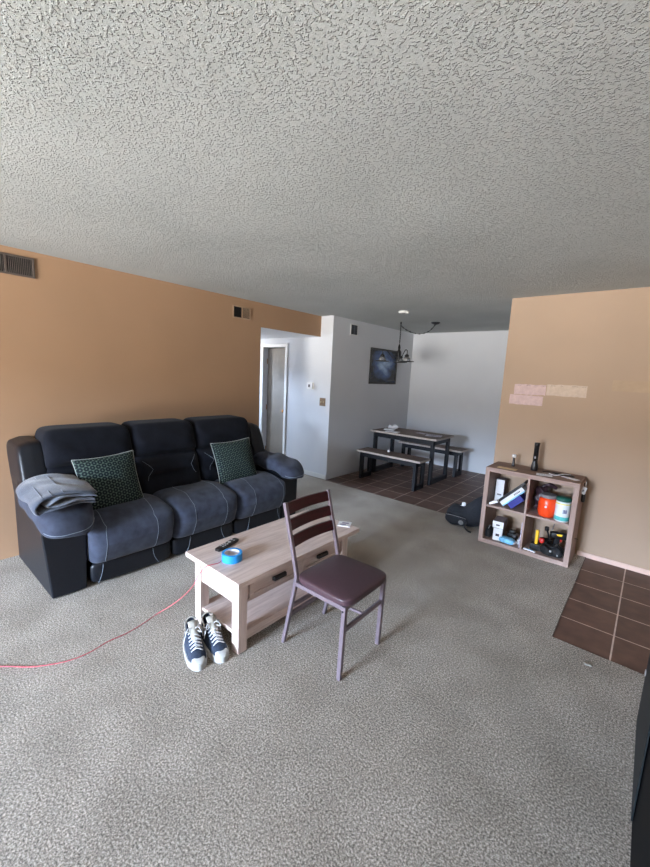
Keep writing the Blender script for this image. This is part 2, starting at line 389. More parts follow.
bm = BM(); box(bm, (-6.32, 3.11, 0), (-6.2, YH+T, 1.45)); box(bm, (-6.32, 3.11, 1.95), (-6.2, YH+T, 2.24)); box(bm, (-6.32, 3.11, 1.45), (-6.2, 3.35, 1.95)); box(bm, (-6.32, 3.70, 1.45), (-6.2, YH+T, 1.95)); struct('wall_hall_end', bm, M['white'])
bm = BM()
for lo_, hi_ in (((-6.28, 3.35, 1.45), (-6.24, 3.38, 1.95)), ((-6.28, 3.67, 1.45), (-6.24, 3.70, 1.95)), ((-6.28, 3.38, 1.45), (-6.24, 3.67, 1.48)), ((-6.28, 3.38, 1.92), (-6.24, 3.67, 1.95))): box(bm, lo_, hi_)
struct('added_hall_window', bm, M['trim'])  # unseen window added at the hall end to brighten the hallway
bm = BM(); box(bm, (-6.2, YH+T, 0), (XD-T, YH+T+.05, CH)); struct('wall_leak_stop', bm, M['door'])  # unseen slab added behind the door to stop daylight leaking through the gap
bm = BM(); box(bm, (XD-T, YH+T, 0), (XD, YB, CH)); struct('wall_dining', bm, M['white'])
bm = BM(); box(bm, (XD-T, YB, 0), (XN+T, YB+T, CH)); struct('wall_back', bm, M['white'])
bm = BM(); box(bm, (XN, YR+T, 0), (XN+T, YB, CH)); struct('wall_nook', bm, M['white'])
bm = BM(); box(bm, (XN, YR, 0), (XR+T, YR+T, CH)); struct('wall_right', bm, M['peach'])
bm = BM(); box(bm, (XR, YW, 0), (XR+T, YR, CH)); struct('wall_side', bm, M['peach'])
WX0, WX1, WZ = -2.75, -.85, 2.3
bm = BM(); box(bm, (XL-T, YW-T, 0), (WX0, YW, CH)); box(bm, (WX1, YW-T, 0), (XR+T, YW, CH)); box(bm, (WX0, YW-T, WZ), (WX1, YW, CH)); struct('wall_rear', bm, M['white'])
bm = BM()
for x in (WX0+.03, (WX0+WX1)/2, WX1-.03): box(bm, (x-.03, YW-.09, 0), (x+.03, YW-.03, WZ))
box(bm, (WX0, YW-.09, WZ-.06), (WX1, YW-.03, WZ)); box(bm, (WX0, YW-.09, 0), (WX1, YW-.03, .05))
struct('window_1', bm, M['trim'])
# door in the hall
bm = BM(); w = .055
box(bm, (DX0-w, YH-.018, 0), (DX0, YH, DZ+w)); box(bm, (DX1, YH-.018, 0), (DX1+w, YH, DZ+w)); box(bm, (DX0, YH-.018, DZ), (DX1, YH, DZ+w))
struct('trim_1', bm, M['trim'], bevel=.004)
bm = BM(); box(bm, (DX0+.012, YH+.085, .012), (DX1-.01, YH+.118, DZ-.012)); dr = struct('door_1', bm, M['door'], bevel=.003)
for z in (1.77, .98, .24):
    bm = BM(); tube(bm, [(DX0+.006, YH+.078, z-.045), (DX0+.006, YH+.078, z+.045)], .007)
    obj('hinge', bm, M['brass'], dr, smooth=True)
bm = BM(); lathe(bm, [(.012, 0), (.012, .03), (.028, .035), (.03, .055), (.02, .068), (0.001, .07)], 20)
xform(bm, Matrix.Translation((DX1-.065, YH+.085, .95)) @ Matrix.Rotation(PI/2, 4, 'X')); obj('door_knob', bm, M['brass'], dr, smooth=True)
# baseboards
bm = BM(); box(bm, (DX1+w, YH-.012, 0), (XD+.0, YH, .07)); struct('baseboard_hall', bm, M['trim'], bevel=.003)
bm = BM(); box(bm, (-.37, YR-.012, -.004), (XR, YR, .042)); struct('baseboard_right', bm, M['pinktrim'], bevel=.003)
bm = BM(); tube(bm, spline([(-.295, 2.70, -.002), (-.297, 3.1, -.002), (-.295, 3.6, -.002), (-.296, 4.25, -.002)], 6), .003); struct('trim_2', bm, M['subedge'])

# ------------------------------------------------------------------ wall fittings
def vent(name, label, lo, hi, x, m_frame, m_l, m_r, n=14, split=.5):
    cyv, cz = (lo[0]+hi[0])/2, (lo[1]+hi[1])/2
    t = thing(name, label, 'air vent', (x, cyv, cz), group='air vents high on the walls'); mdiv = m_l if m_l is m_r and split == .5 else m_frame
    h, v = (hi[0]-lo[0])/2, (hi[1]-lo[1])/2; f = .014
    b = BM(); box(b, (0, -h, -v), (.008, h, -v+f)); box(b, (0, -h, v-f), (.008, h, v)); box(b, (0, -h, -v+f), (.008, -h+f, v-f)); box(b, (0, h-f, -v+f), (.008, h, v-f))
    obj('frame', b, m_frame, t, bevel=.002)
    b = BM(); box(b, (.0005, -h+f, -v+f), (.002, h-f, v-f)); obj('backing', b, M['ventdark'], t)
    ys = -h+f+(2*h-2*f)*split
    b = BM(); box(b, (.002, ys-.006, -v+f), (.009, ys+.006, v-f)); obj('divider', b, mdiv, t)
    for (y0, y1, mm) in ((-h+f, ys-.006, m_l), (ys+.006, h-f, m_r)):
        b = BM(); k = max(3, int((y1-y0)/.011))
        for i in range(k):
            y = y0+(i+.5)*(y1-y0)/k
            hexa(b, [(.002, y-.001, -v+f), (.007, y-.0035, -v+f), (.008, y-.002, -v+f), (.003, y+.0005, -v+f),
                     (.002, y-.001, v-f), (.007, y-.0035, v-f), (.008, y-.002, v-f), (.003, y+.0005, v-f)])
        obj('louvre', b, mm, t)
    return t
vent('air_vent', 'wide dark louvred vent high on the apricot wall above the sofa arm with the blanket', (.52, 2.235), (.905, 2.385), xw(.7), M['ventgrey'], M['ventgrey'], M['ventgrey'], split=.53)
vent('air_vent', 'small beige vent high on the apricot wall just before the hallway, half black half pale', (2.80, 2.20), (3.06, 2.345), xw(2.93), M['ventbeige'], M['ventdark'], M['ventbeige'])
vent('air_vent', 'small square grey vent with white frame high on the white dining wall', (4.80, 2.205), (4.99, 2.375), XD, M['trim'], mat('slate_grille', rgb(84, 88, 96), .6), MATS['slate_grille'])
t = thing('thermostat', 'white round-faced thermostat with dark dial on the white hallway wall', 'thermostat', (-4.05, YH, 1.41))
b = BM(); box(b, (-.072, -.006, -.055), (.072, 0, .055)); obj('backplate', b, M['trim'], t, bevel=.003)
b = BM(); box(b, (-.058, -.03, -.045), (.058, -.006, .045)); obj('cover', b, M['paper'], t, bevel=.006)
b = BM(); box(b, (-.018, -.032, -.022), (.014, -.03, .02)); obj('dial_window', b, M['ink'], t)
t = thing('light_switch', 'brown metal double light switch plate on the hallway wall below the thermostat', 'light switch', (-3.79, YH, 1.18))
b = BM(); box(b, (-.058, -.006, -.06), (.058, 0, .06)); obj('switch_plate', b, mat('bronze_plate', rgb(120, 96, 70), .4, .5), t, bevel=.003)
for x in (-.024, .024):
    b = BM(); box(b, (x-.006, -.016, -.012), (x+.006, -.006, .012)); obj('toggle', b, mat('ivory_toggle', rgb(196, 176, 140), .5), t, bevel=.002)
# picture
t = thing('framed_picture', 'black framed blue night scene print hanging on the white dining wall', 'picture', (XD, 5.80, 1.768))
h, v, f = .425, .298, .032
b = BM(); box(b, (0, -h, -v), (.022, h, -v+f)); box(b, (0, -h, v-f), (.022, h, v)); box(b, (0, -h, -v+f), (.022, -h+f, v-f)); box(b, (0, h-f, -v+f), (.022, h, v-f)); obj('picture_frame', b, M['black'], t, bevel=.003)
b = BM(); box(b, (.002, -h+f, -v+f), (.012, h-f, v-f)); obj('print', b, M['picture'], t)
# smoke detector
t = thing('smoke_detector', 'round white smoke detector on the ceiling in front of the dining nook', 'smoke detector', (-2.58, 4.50, CH))
b = BM(); lathe(b, [(.05, -.028), (.064, -.024), (.07, -.010), (.07, 0)], 32); obj('housing', b, M['trim'], t, smooth=False, bevel=.002)
b = BM(); lathe(b, [(.02, -.031), (.022, -.028)], 20); obj('test_button', b, M['grey'], t)
# chandelier
hx, hy = -3.09, 5.33
t = thing('swag_chandelier', 'black three-light swag chandelier hanging by its chain over the dining table', 'chandelier', (hx, hy, CH))
b = BM(); tube(b, [(0, 0, 0), (0, 0, -.03)], .012, 10); tube(b, spline([(0, 0, -.03), (.014, 0, -.045), (0, 0, -.06), (-.014, 0, -.045)], 4, True), .004, 6, True); obj('ceiling_hook', b, M['black'], t, smooth=True)
def chain(b, pts, step=.028):
    P = spline(pts, 14); acc = 0; last = P[0]; k = 0
    for i in range(1, len(P)):
        if (P[i]-last).length >= step:
            a, c = last, P[i]; tt = (c-a).normalized(); u = Vector((0, 0, 1)) if abs(tt.z) < .8 else Vector((1, 0, 0))
            s = tt.cross(u).normalized()
            if k % 2: s = tt.cross(s).normalized()
            mid = (a+c)/2
            tube(b, [mid + tt*math.cos(q*PI/4)*(step*.72) + s*math.sin(q*PI/4)*.008 for q in range(8)], .0028, 5, True)
            last = P[i]; k += 1
b = BM(); chain(b, [(0, 0, -.055), (0, 0, -.15), (0, 0, -.24), (0, 0, -.33)]); tube(b, [(.004, 0, -.05), (.006, .003, -.2), (.002, 0, -.33)], .0045, 6); obj('hanging_chain', b, M['black'], t, smooth=True)
b = BM(); chain(b, [(0, 0, -.055), (.10, .05, -.13), (.24, .12, -.172), (.37, .19, -.135), (.45, .235, -.03)]); tube(b, spline([(0, 0, -.055), (.10, .05, -.128), (.24, .12, -.17), (.37, .19, -.133), (.45, .235, -.03)], 8), .0055, 6); obj('swag_chain', b, M['black'], t, smooth=True)
b = BM(); lathe(b, [(.012, -.035), (.05, -.022), (.066, -.006), (.066, 0)], 24, (.45, .235, 0)); obj('ceiling_canopy', b, M['black'], t, smooth=True)
b = BM(); lathe(b, [(.001, -.60), (.014, -.585), (.022, -.56), (.014, -.53), (.03, -.51), (.036, -.48), (.028, -.44), (.016, -.41), (.02, -.38), (.014, -.35), (.006, -.33)], 20); obj('hub', b, M['black'], t, smooth=True)
import cmath
ra = math.atan2(r2.y, r2.x)
for k, a in enumerate((180, 72, -72)):
    a = ra+math.radians(a); dx, dy = math.cos(a), math.sin(a); R = .25
    b = BM(); tube(b, spline([(dx*.02, dy*.02, -.50), (dx*.08, dy*.08, -.545), (dx*.15, dy*.15, -.47), (dx*.20, dy*.20, -.425), (dx*R, dy*R, -.44), (dx*R, dy*R, -.50)], 6), .006, 8)
    ar = obj('arm', b, M['black'], t, smooth=True)
    b = BM(); lathe(b, [(.018, -.535), (.034, -.525), (.034, -.51), (.02, -.495), (.008, -.49)], 20, (dx*R, dy*R, 0)); obj('socket_cup', b, M['black'], ar, smooth=True)
    b = BM()
    prof = [(.028, -.53), (.045, -.545), (.052, -.57), (.06, -.592)]
    lathe(b, prof, 24, (dx*R, dy*R, 0)); sh = obj('glass_shade', b, M['glass'], ar, smooth=True)
    b = BM(); lathe(b, [(.062, -.604), (.108, -.602), (.112, -.592), (.06, -.588)], 30, (dx*R, dy*R, 0)); obj('shade_rim', b, M['black'], ar, smooth=True)

# papers on the peach wall
def wallpaper(name, label, x0, x1, z0, z1, m, tilt=0, marks=3):
    cx_, cz_ = (x0+x1)/2, (z0+z1)/2
    t = thing(name, label, 'paper', (cx_, YR, cz_), group='paper strips on the peach wall' if name == 'paper_strip' else None); t.rotation_euler = (0, tilt, 0)
    b = BM(); n = 14; hw, hh = (x1-x0)/2, (z1-z0)/2
    top = []; 
    rows = []
    for j, zz in enumerate((-hh, -hh*.3, hh*.4, hh)):
        rows.append([b.verts.new((-hw+2*hw*i/n, -.0025-.0015*math.sin(i*1.7+j), zz+(random.uniform(-.003, .003) if j in (0, 3) else 0))) for i in range(n+1)])
    for j in range(3):
        for i in range(n): b.faces.new((rows[j][i], rows[j][i+1], rows[j+1][i+1], rows[j+1][i]))
    g = bmesh.ops.extrude_face_region(b, geom=b.faces[:]); bmesh.ops.translate(b, verts=[v for v in g['geom'] if isinstance(v, bmesh.types.BMVert)], vec=(0, .0012, 0))
    obj('sheet', b, m, t)
    if marks:
        for k in range(marks):
            xx = -hw*.8 + 1.6*hw*k/max(1, marks-1) + random.uniform(-.01, .01)
            b = BM(); q = 0; L = [(xx+q*.006, -.0048, hh*.72+(.008 if q % 2 else 0)+random.uniform(-.002, .002)) for q in range(random.randint(4, 9))]
            tube(b, L, .0012, 4); obj('scribble', b, M['ink'], t)
    return t
wallpaper('paper_strip', 'pink-white paper strip taped to the peach wall, upper left of the group', -1.10, -.815, 1.488, 1.588, M['pink'], -.01, 4)
wallpaper('paper_strip', 'pink-white paper strip taped to the peach wall, lowest of the group', -1.135, -.83, 1.385, 1.480, M['pink'], .01, 0)
wallpaper('paper_strip', 'pale cream paper strip taped to the peach wall, to the right of the pink ones', -.808, -.48, 1.492, 1.598, M['cream'], 0, 4)
wallpaper('wall_patch', 'tan rectangular strip on the peach wall at the right edge of the photo', -.30, .18, 1.565, 1.66, M['tanpatch'], .0, 0)

# ------------------------------------------------------------------ sofa
S = thing('recliner_sofa', 'three seat charcoal reclining sofa with black leather sides against the apricot wall', 'sofa', (-3.3, 1.84, 0))
YA, YZ = .655, 3.04
def W(name, b, m, p=S, **k): return obj(name, b, m, p, world=True, **k)
b = BM(); box(b, (-3.72, .90, .05), (-3.02, 2.80, .26)); W('base_frame', b, M['leather'], bevel=.01)
# back shell
b = BM()
softbox(b, (-3.67, 1.835, .50), (.13, 1.14, .47), 10, 20, lambda q, p: (q.x - .02*(q.z/.49), q.y, q.z))
W('back_shell', b, M['leather'], smooth=True)
for s, y0 in ((-1, .725), (1, 2.83)):
    b = BM()
    def wing(q, p, s=s):
        x = q.x - .10*max(0, q.z)/.26
        y = q.y + (-s)*.02*max(0, -q.z)/.26
        return (x, y, q.z - (.03*max(0, p[1]*s) if q.z > 0 else 0))
    softbox(b, (-3.55, y0, .70), (.20, .088, .30), 9, 20, wing); W('back_wing', b, M['leather'], smooth=True)
# arms
for side, (y0, y1) in enumerate(((YA, .895), (2.76, 3.005))):
    yc, hy_ = (y0+y1)/2, (y1-y0)/2
    b = BM(); hexa(b, [(-3.76, y0, .01), (-2.90, y0+ (0 if side else .01), .01), (-2.90, y1-.02, .01), (-3.76, y1, .01), (-3.76, y0, .62), (-2.91, y0-.03*(1-side), .50), (-2.91, y1, .50), (-3.76, y1, .62)])
    a = W('arm', b, M['leather'], bevel=.012, label='black leather arm panel')
    b = BM()
    def pad(q, p, side=side):
        u = q.x/.42
        z = q.z + .035*math.sin(3*q.y/.17+1.2) * 0 - .10*max(0, u)**2.5 + .01*math.sin(q.x*22+q.y*16)
        wy = 1 + .12*max(0, u)
        return (q.x + .02*math.cos(q.y*7), q.y*wy, z)
    hp = (.415, .162, .088) if side == 0 else (.405, .148, .078)
    softbox(b, (-3.20, yc, .598), hp, 3.6, 22, pad)
    pd = W('arm_pad', b, M['suede'], a, smooth=True, label='charcoal padded armrest')
    b = BM(); L = []
    for i in range(24):
        y = yc-.165+.33*i/23
        L.append((-2.73 + (-.035)*abs((i-11.5)/11.5)**3, y*1 , .505 + .0*i))
    b.free()
    # stitched seam across the droop of the pad, laid on its surface
    b = BM(); L = []
    for i in range(25):
        v_ = -1+2*i/24
        p = softmap((1, v_, -.1 + .18*math.sin(v_*2)), 3.6)
        q = Vector((p[0]*hp[0], p[1]*hp[1], p[2]*hp[2])); q = Vector(pad(q, p)); L.append(q*1.0 + Vector((-3.20+.002, yc, .598)))
    tube(b, L, .0022, 6); W('stitching', b, M['stitch'], a, smooth=True)
# seats
seats = [(.897, 1.512), (1.514, 2.136), (2.138, 2.757)]
for i, (y0, y1) in enumerate(seats):
    yc, hw = (y0+y1)/2, (y1-y0)/2; c = (-3.12, yc, .335); h = (.31, hw, .165)
    def seat(q, p, hw=hw):
        x, y, z = q
        bul = (1-(y/hw)**6)
        if z > 0: z -= .02*max(0, -x/.31-.3)*(z/.165)
        if z > 0: z += min(1, z/.08)*.020*bul*(1-max(0, x/.31)**2*.9) + .006*math.sin(x*19+y*5)
        x += .03*max(0, p[0])**3*(1-(p[2])**2)*bul
        if z > 0: z -= .045*max(0, (x-.12)/.19)**2*(z/.165)**2
        x -= .045*max(0, p[0])**2*max(0, -p[2])
        return (x, y, z)
    b = BM(); softbox(b, c, h, 10, 34, seat); sc_ = W('seat_cushion', b, M['suede'], smooth=True)
    for sy in ((-.74, .45), (-.5, .5), (-.45, .75))[i]:
        L = []
        for k in range(30):
            s = k/29
            if s < .45: p = (-.45+1.45*s/.45, sy + .10*math.cos(s/.45*PI/2), 1)
            else: p = (1, sy, 1-2*(s-.45)/.55)
            m_ = softmap(p, 10); q = Vector((m_[0]*h[0], m_[1]*h[1], m_[2]*h[2])); q = Vector(seat(q, m_))
            n_ = Vector((.002*max(0, p[0]), 0, .0015 if p[2] > .9 else 0)); L.append(q + Vector(c) + n_)
        b = BM(); tube(b, L, .0014, 5); W('stitching', b, M['stitch'], sc_, smooth=True)
    b = BM(); softbox(b, (-2.955, yc, .10), (.075, hw-.004, .085), 6, 14, lambda q, p: (q.x, q.y, q.z)); fp = W('footrest_panel', b, M['leather'], smooth=True, label='black leather footrest panel')
    for sy, dr_ in zip(((-.74, .45), (-.5, .5), (-.45, .75))[i], (-.12, .16)):
        b = BM(); tube(b, [(-2.8785, yc+(sy+dr_*t_*t_)*hw, .165-.14*t_) for t_ in [j/8 for j in range(9)]], .002, 5); W('stitching', b, M['stitch'], fp, smooth=True)
# backs
backs = [(.80, 1.435), (1.44, 2.06), (2.065, 2.70)]
backs = [(.79, 1.427), (1.43, 2.032), (2.035, 2.71)]
for i, (y0, y1) in enumerate(backs):
    yc, hw = (y0+y1)/2, (y1-y0)/2; c = (-3.48, yc, .765); h = (.15, hw, .325)
    def bk(q, p, hw=hw):
        x, y, z = q; zz = z+.765; e = max(0, p[0]); yf = 1-(y/hw)**6
        x -= .16*(z/.325)*.55                                   # lean back
        g = .045*math.exp(-((zz-.80)/.022)**2) + .032*math.exp(-((zz-.635)/.018)**2)*(1 if abs(y/hw) < .62 else .25)
        x += e*(.03*math.exp(-((zz-.93)/.10)**2) + .035*math.exp(-((zz-.715)/.06)**2) + .045*math.exp(-((zz-.55)/.08)**2))*yf - e*g
        x += e*.004*math.sin(z*31+y*17)
        return (x, y, z)
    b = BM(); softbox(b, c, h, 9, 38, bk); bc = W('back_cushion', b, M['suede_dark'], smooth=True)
    for sg in (-1, 1):
        L = []
        for k in range(20):
            s = k/19; p = (1, sg*(.86-.28*math.sin(min(1, s*1.3)*PI/2)) if s < .5 else sg*(.60+.18*(s-.5)/.5), .02 - .42*s if s < .5 else -.19 - .62*(s-.5))
            m_ = softmap(p, 9); q = Vector((m_[0]*h[0], m_[1]*h[1], m_[2]*h[2])); q = Vector(bk(q, m_)); L.append(q+Vector(c)+Vector((.002, 0, 0)))
        b = BM(); tube(b, L, .0012, 5); W('stitching', b, M['stitch'], bc, smooth=True)

# pillows
def pillow(label, ctr, yawz, tilt, rollx, sz=.235, th=.075):
    t = thing('throw_pillow', label, 'pillow', ctr, group='throw pillows on the sofa')
    t.rotation_euler = (Matrix.Rotation(yawz, 3, 'Z') @ Matrix.Rotation(tilt, 3, 'X') @ Matrix.Rotation(rollx, 3, 'Y')).to_euler()
    n = 26; b = BM(); F = {}; K = {}
    def pos(i, j, s):
        u, v = 2*i/n-1, 2*j/n-1
        e = (1-abs(u)**2.6)*(1-abs(v)**2.6)
        w = th*max(0, e)**.5
        pin = 1-.07*(1-v*v)*abs(u)**3; pv = 1-.07*(1-u*u)*abs(v)**3
        return Vector((u*sz*pin, -s*w*(1+.05*math.sin(5*u+3*v)), v*sz*pv))
    for s, D in ((1, F), (-1, K)):
        for i in range(n+1):
            for j in range(n+1):
                if s == -1 and (i in (0, n) or j in (0, n)): D[i, j] = F[i, j]
                else: D[i, j] = b.verts.new(pos(i, j, s))
        for i in range(n):
            for j in range(n): b.faces.new((D[i, j], D[i+1, j], D[i+1, j+1], D[i, j+1]))
    obj('pillow_cover', b, M['hexa'], t, smooth=True)
    edge = [pos(i, 0, 1) for i in range(n)] + [pos(n, j, 1) for j in range(n)] + [pos(n-i, n, 1) for i in range(n)] + [pos(0, n-j, 1) for j in range(n)]
    b = BM(); tube(b, edge, .003, 6, True); obj('piping', b, M['piping'], t, smooth=True)
    return t
pillow('green and black geometric throw pillow leaning on the sofa beside the grey blanket', (-3.17, 1.155, .675), PI/2+.0, -.36, -.05, .226)
pillow('green geometric throw pillow with white edging at the hallway end of the sofa', (-3.17, 2.345, .675), PI/2-.12, -.36, -.06, .222)

# blanket: a folded stack, layers wrapped around one another
t = thing('folded_blanket', 'folded grey fleece blanket lying on the left sofa arm', 'blanket', (-3.05, .765, .668))
def ribbon(b, path, th, x0, x1, sd, n=22):
    P = spline([(0, y, z) for y, z in path], 6); m = len(P); G = {}
    for i in range(m):
        tt = (P[min(i+1, m-1)]-P[max(i-1, 0)]).normalized(); nn = Vector((0, -tt.z, tt.y))
        for j in range(n+1):
            u = j/n; x = x0+(x1-x0)*u
            e = min(1, (min(u, 1-u)*n/1.5 + .25)); ee = min(1, (min(i, m-1-i)/1.5 + .25))
            wv = .0035*math.sin(x*34+sd+i*.25) + .003*math.sin(x*13+i*.5+sd*2) - .05*max(0, u-.55)**1.6
            c = P[i] + Vector((x + .010*math.sin(i*.35+sd), 0, 0)) + Vector((0, .006*math.sin(x*20+sd), wv))
            for k, sg in ((0, 1), (1, -1)): G[i, j, k] = b.verts.new(c + nn*sg*th/2*min(e, ee))
    for i in range(m-1):
        for j in range(n):
            b.faces.new((G[i, j, 0], G[i+1, j, 0], G[i+1, j+1, 0], G[i, j+1, 0])); b.faces.new((G[i, j, 1], G[i, j+1, 1], G[i+1, j+1, 1], G[i+1, j, 1]))
        for j in (0, n): b.faces.new((G[i, j, 0], G[i+1, j, 0], G[i+1, j, 1], G[i, j, 1]))
    for i in (0, m-1):
        for j in range(n): b.faces.new((G[i, j, 0], G[i, j+1, 0], G[i, j+1, 1], G[i, j, 1]))
t.location = (-3.06, .765, .680); t.scale = (1, .97, .88)
b = BM(); ribbon(b, [(.175, .078), (.08, .100), (-.04, .108), (-.13, .088), (-.185, .035), (-.165, -.015), (-.12, .0), (-.02, .014), (.08, .012), (.165, .004)], .024, -.24, .27, 0)
obj('outer_fold', b, M['blanket'], t, smooth=True)
b = BM(); ribbon(b, [(.16, .054), (.07, .072), (-.03, .080), (-.10, .064), (-.13, .034), (-.09, .028), (0, .036), (.08, .036), (.15, .028)], .020, -.225, .275, 2)
obj('inner_fold', b, M['blanket_l'], t, smooth=True)
for off in (-.01, -.075, -.125):
    b = BM(); L = []
    for j in range(20):
        u = j/19; x = -.23+.49*u; L.append((x, off-.02*u, (.119 if off > -.05 else .110 if off > -.1 else .096) - .05*max(0, u-.55)**1.6 + .001))
    tube(b, L, .0025, 5); obj('stripe', b, M['blanket_l'], t, smooth=True)

# ------------------------------------------------------------------ coffee table
X0, X1, Y0, Y1, TZ = -2.068, -1.535, 1.165, 2.335, .48
Y1 = 2.265
T_ = thing('coffee_table', 'whitewashed oak coffee table with two drawers and a lower shelf in front of the sofa', 'coffee table', ((X0+X1)/2, (Y0+Y1)/2, 0))
def W2(name, b, m, p=T_, **k): return obj(name, b, m, p, world=True, **k)
b = BM(); box(b, (X0, Y0, TZ-.032), (X1, Y1, TZ)); W2('tabletop', b, M['oak'], bevel=.003)
lx0, lx1, ly0, ly1, lw = X0+.02, X1-.065, Y0+.052, Y1-.052, .062
for x in (lx0, lx1-lw):
    for y in (ly0, ly1-lw):
        b = BM(); box(b, (x, y, 0), (x+lw, y+lw, TZ-.032)); W2('leg', b, M['oakz'], bevel=.003)
for y in (ly0+.01, ly1-.03):
    b = BM(); box(b, (lx0+lw, y, .29), (lx1-lw, y+.02, TZ-.032)); W2('end_apron', b, M['oakx'])
b = BM(); box(b, (lx0+.01, ly0+lw, .29), (lx0+.03, ly1-lw, TZ-.032)); W2('back_apron', b, M['oak'])
b = BM(); box(b, (lx1-.05, ly0+lw, .29), (lx1-.012, ly1-lw, .303)); box(b, (lx1-.05, ly0+lw, TZ-.046), (lx1-.012, ly1-lw, TZ-.032)); ym = (ly0+ly1)/2
box(b, (lx1-.05, ym-.022, .303), (lx1-.006, ym+.022, TZ-.046)); box(b, (lx1-.05, ly0+lw, .303), (lx1-.02, ly0+lw+.02, TZ-.046)); box(b, (lx1-.05, ly1-lw-.02, .303), (lx1-.02, ly1-lw, TZ-.046)); W2('face_frame', b, M['oak'])
b = BM(); box(b, (lx0+.012, ly0+.014, .09), (lx1-.012, ly1-.014, .112)); box(b, (lx1-.035, ly0+lw, .055), (lx1-.012, ly1-lw, .09)); box(b, (lx0+.012, ly0+lw, .055), (lx0+.03, ly1-lw, .09)); W2('lower_shelf', b, M['oak'], bevel=.002)
for (a, c) in ((ly0+lw+.024, ym-.026), (ym+.026, ly1-lw-.024)):
    b = BM(); box(b, (lx1-.045, a, .306), (lx1-.016, c, TZ-.05)); f = .026
    box(b, (lx1-.016, a, .306), (lx1-.008, a+f, TZ-.05)); box(b, (lx1-.016, c-f, .306), (lx1-.008, c, TZ-.05)); box(b, (lx1-.016, a+f, .306), (lx1-.008, c-f, .306+f*.7)); box(b, (lx1-.016, a+f, TZ-.05-f*.7), (lx1-.008, c-f, TZ-.05))
    d = W2('drawer', b, M['oak'])
    hc = (a+c)/2 + (.035 if a < ym-.1 else 0)
    b = BM(); hexa(b, [(lx1-.016, hc-.055, .345), (lx1+.008, hc-.050, .346), (lx1+.008, hc+.050, .346), (lx1-.016, hc+.055, .345), (lx1-.016, hc-.055, .370), (lx1+.004, hc-.050, .368), (lx1+.004, hc+.050, .368), (lx1-.016, hc+.055, .370)])
    W2('handle', b, M['black'], d, bevel=.004)
# things on it
t = thing('tape_roll', 'roll of bright blue painters tape lying on the coffee table', 'tape', (-1.785, 1.305, TZ))
R0, R1, TH = .060, .044, .048
b = BM(); lathe(b, [(R1, 0), (R0, 0), (R0, TH), (R1, TH)], 40)
for f in list(b.faces):
    if len(f.verts) > 4: b.faces.remove(f)
bmesh.ops.bridge_loops(b, edges=[e for e in b.edges if e.is_boundary]); obj('tape', b, M['bluetape'], t, bevel=.0015)
b = BM(); lathe(b, [(R1-.004, .0005), (R1-.0004, .0005), (R1-.0004, TH-.0005), (R1-.004, TH-.0005)], 40)
for f in list(b.faces):
    if len(f.verts) > 4: b.faces.remove(f)
bmesh.ops.bridge_loops(b, edges=[e for e in b.edges if e.is_boundary]); obj('core', b, M['tapecore'], t)
for i, (dx, dy, a) in enumerate(((-.008, .008, .4), (.012, -.010, 1.6))):
    k = thing('key', 'small dark key inside the blue tape roll, %s' % ('nearer the sofa' if i == 0 else 'nearer the drawers'), 'key', (-1.785+dx, 1.305+dy, TZ+.001+i*.005), a, 'keys in the tape roll')
    b = BM(); lathe(b, [(.011, 0), (.0115, .004), (.011, .004)], 18); obj('key_head', b, M['black'], k)
    b = BM(); box(b, (.008, -.003, .001), (.028, .003, .003)); box(b, (.018, -.006, .001), (.021, -.003, .003)); obj('key_blade', b, M['silver'], k)
t = thing('remote_control', 'slim black remote control with silver buttons on the coffee table by the tape', 'remote', (-1.955, 1.392, TZ), math.atan2(.19, -.05))
b = BM(); softbox(b, (0, 0, .010), (.098, .021, .010), 7, 12); obj('casing', b, M['black'], t, smooth=True)
for i, (x, r) in enumerate(((.055, .006), (.02, .011), (-.01, .006), (-.03, .006), (-.05, .005))):
    for s in ((0,) if i == 1 else (-1, 1)):
        b = BM(); lathe(b, [(r, .0), (r, .003), (r*.8, .004)], 14, (x, s*.009, .0185)); obj('button', b, M['silver'], t)
t = thing('drink_coaster', 'square pale patterned coaster on the far end of the coffee table', 'coaster', (-1.655, 2.235, TZ), .5)
b = BM(); box(b, (-.048, -.048, 0), (.048, .048, .006)); obj('board', b, M['paper'], t, bevel=.002)
b = BM(); box(b, (-.03, -.028, .006), (.012, -.006, .0066)); box(b, (-.02, .004, .006), (.03, .026, .0066)); obj('print', b, mat('grey_violet_ink', rgb(134, 126, 150), .6), t)
# red cord
pts = [(-3.3, -.55, .004), (-2.9, -.2, .004), (-2.60, .12, .004), (-2.422, .307, .004), (-2.30, .42, .004), (-2.22, .55, .004), (-2.205, .66, .004), (-2.225, .76, .004), (-2.222, .87, .004), (-2.245, .98, .004), (-2.275, 1.09, .006), (-2.20, 1.13, .07), (-2.08, 1.14, .175), (-1.955, 1.142, .30), (-1.89, 1.146, .40), (-1.83, 1.155, .472),
       (-1.81, 1.18, .484), (-1.80, 1.22, .4835), (-1.81, 1.25, .4835)]
b = BM(); tube(b, spline(pts, 8), .0022, 7); tag(obj('power_cord', b, M['redcord'], smooth=True), 'thin red cord snaking across the carpet and up onto the coffee table', 'cord')

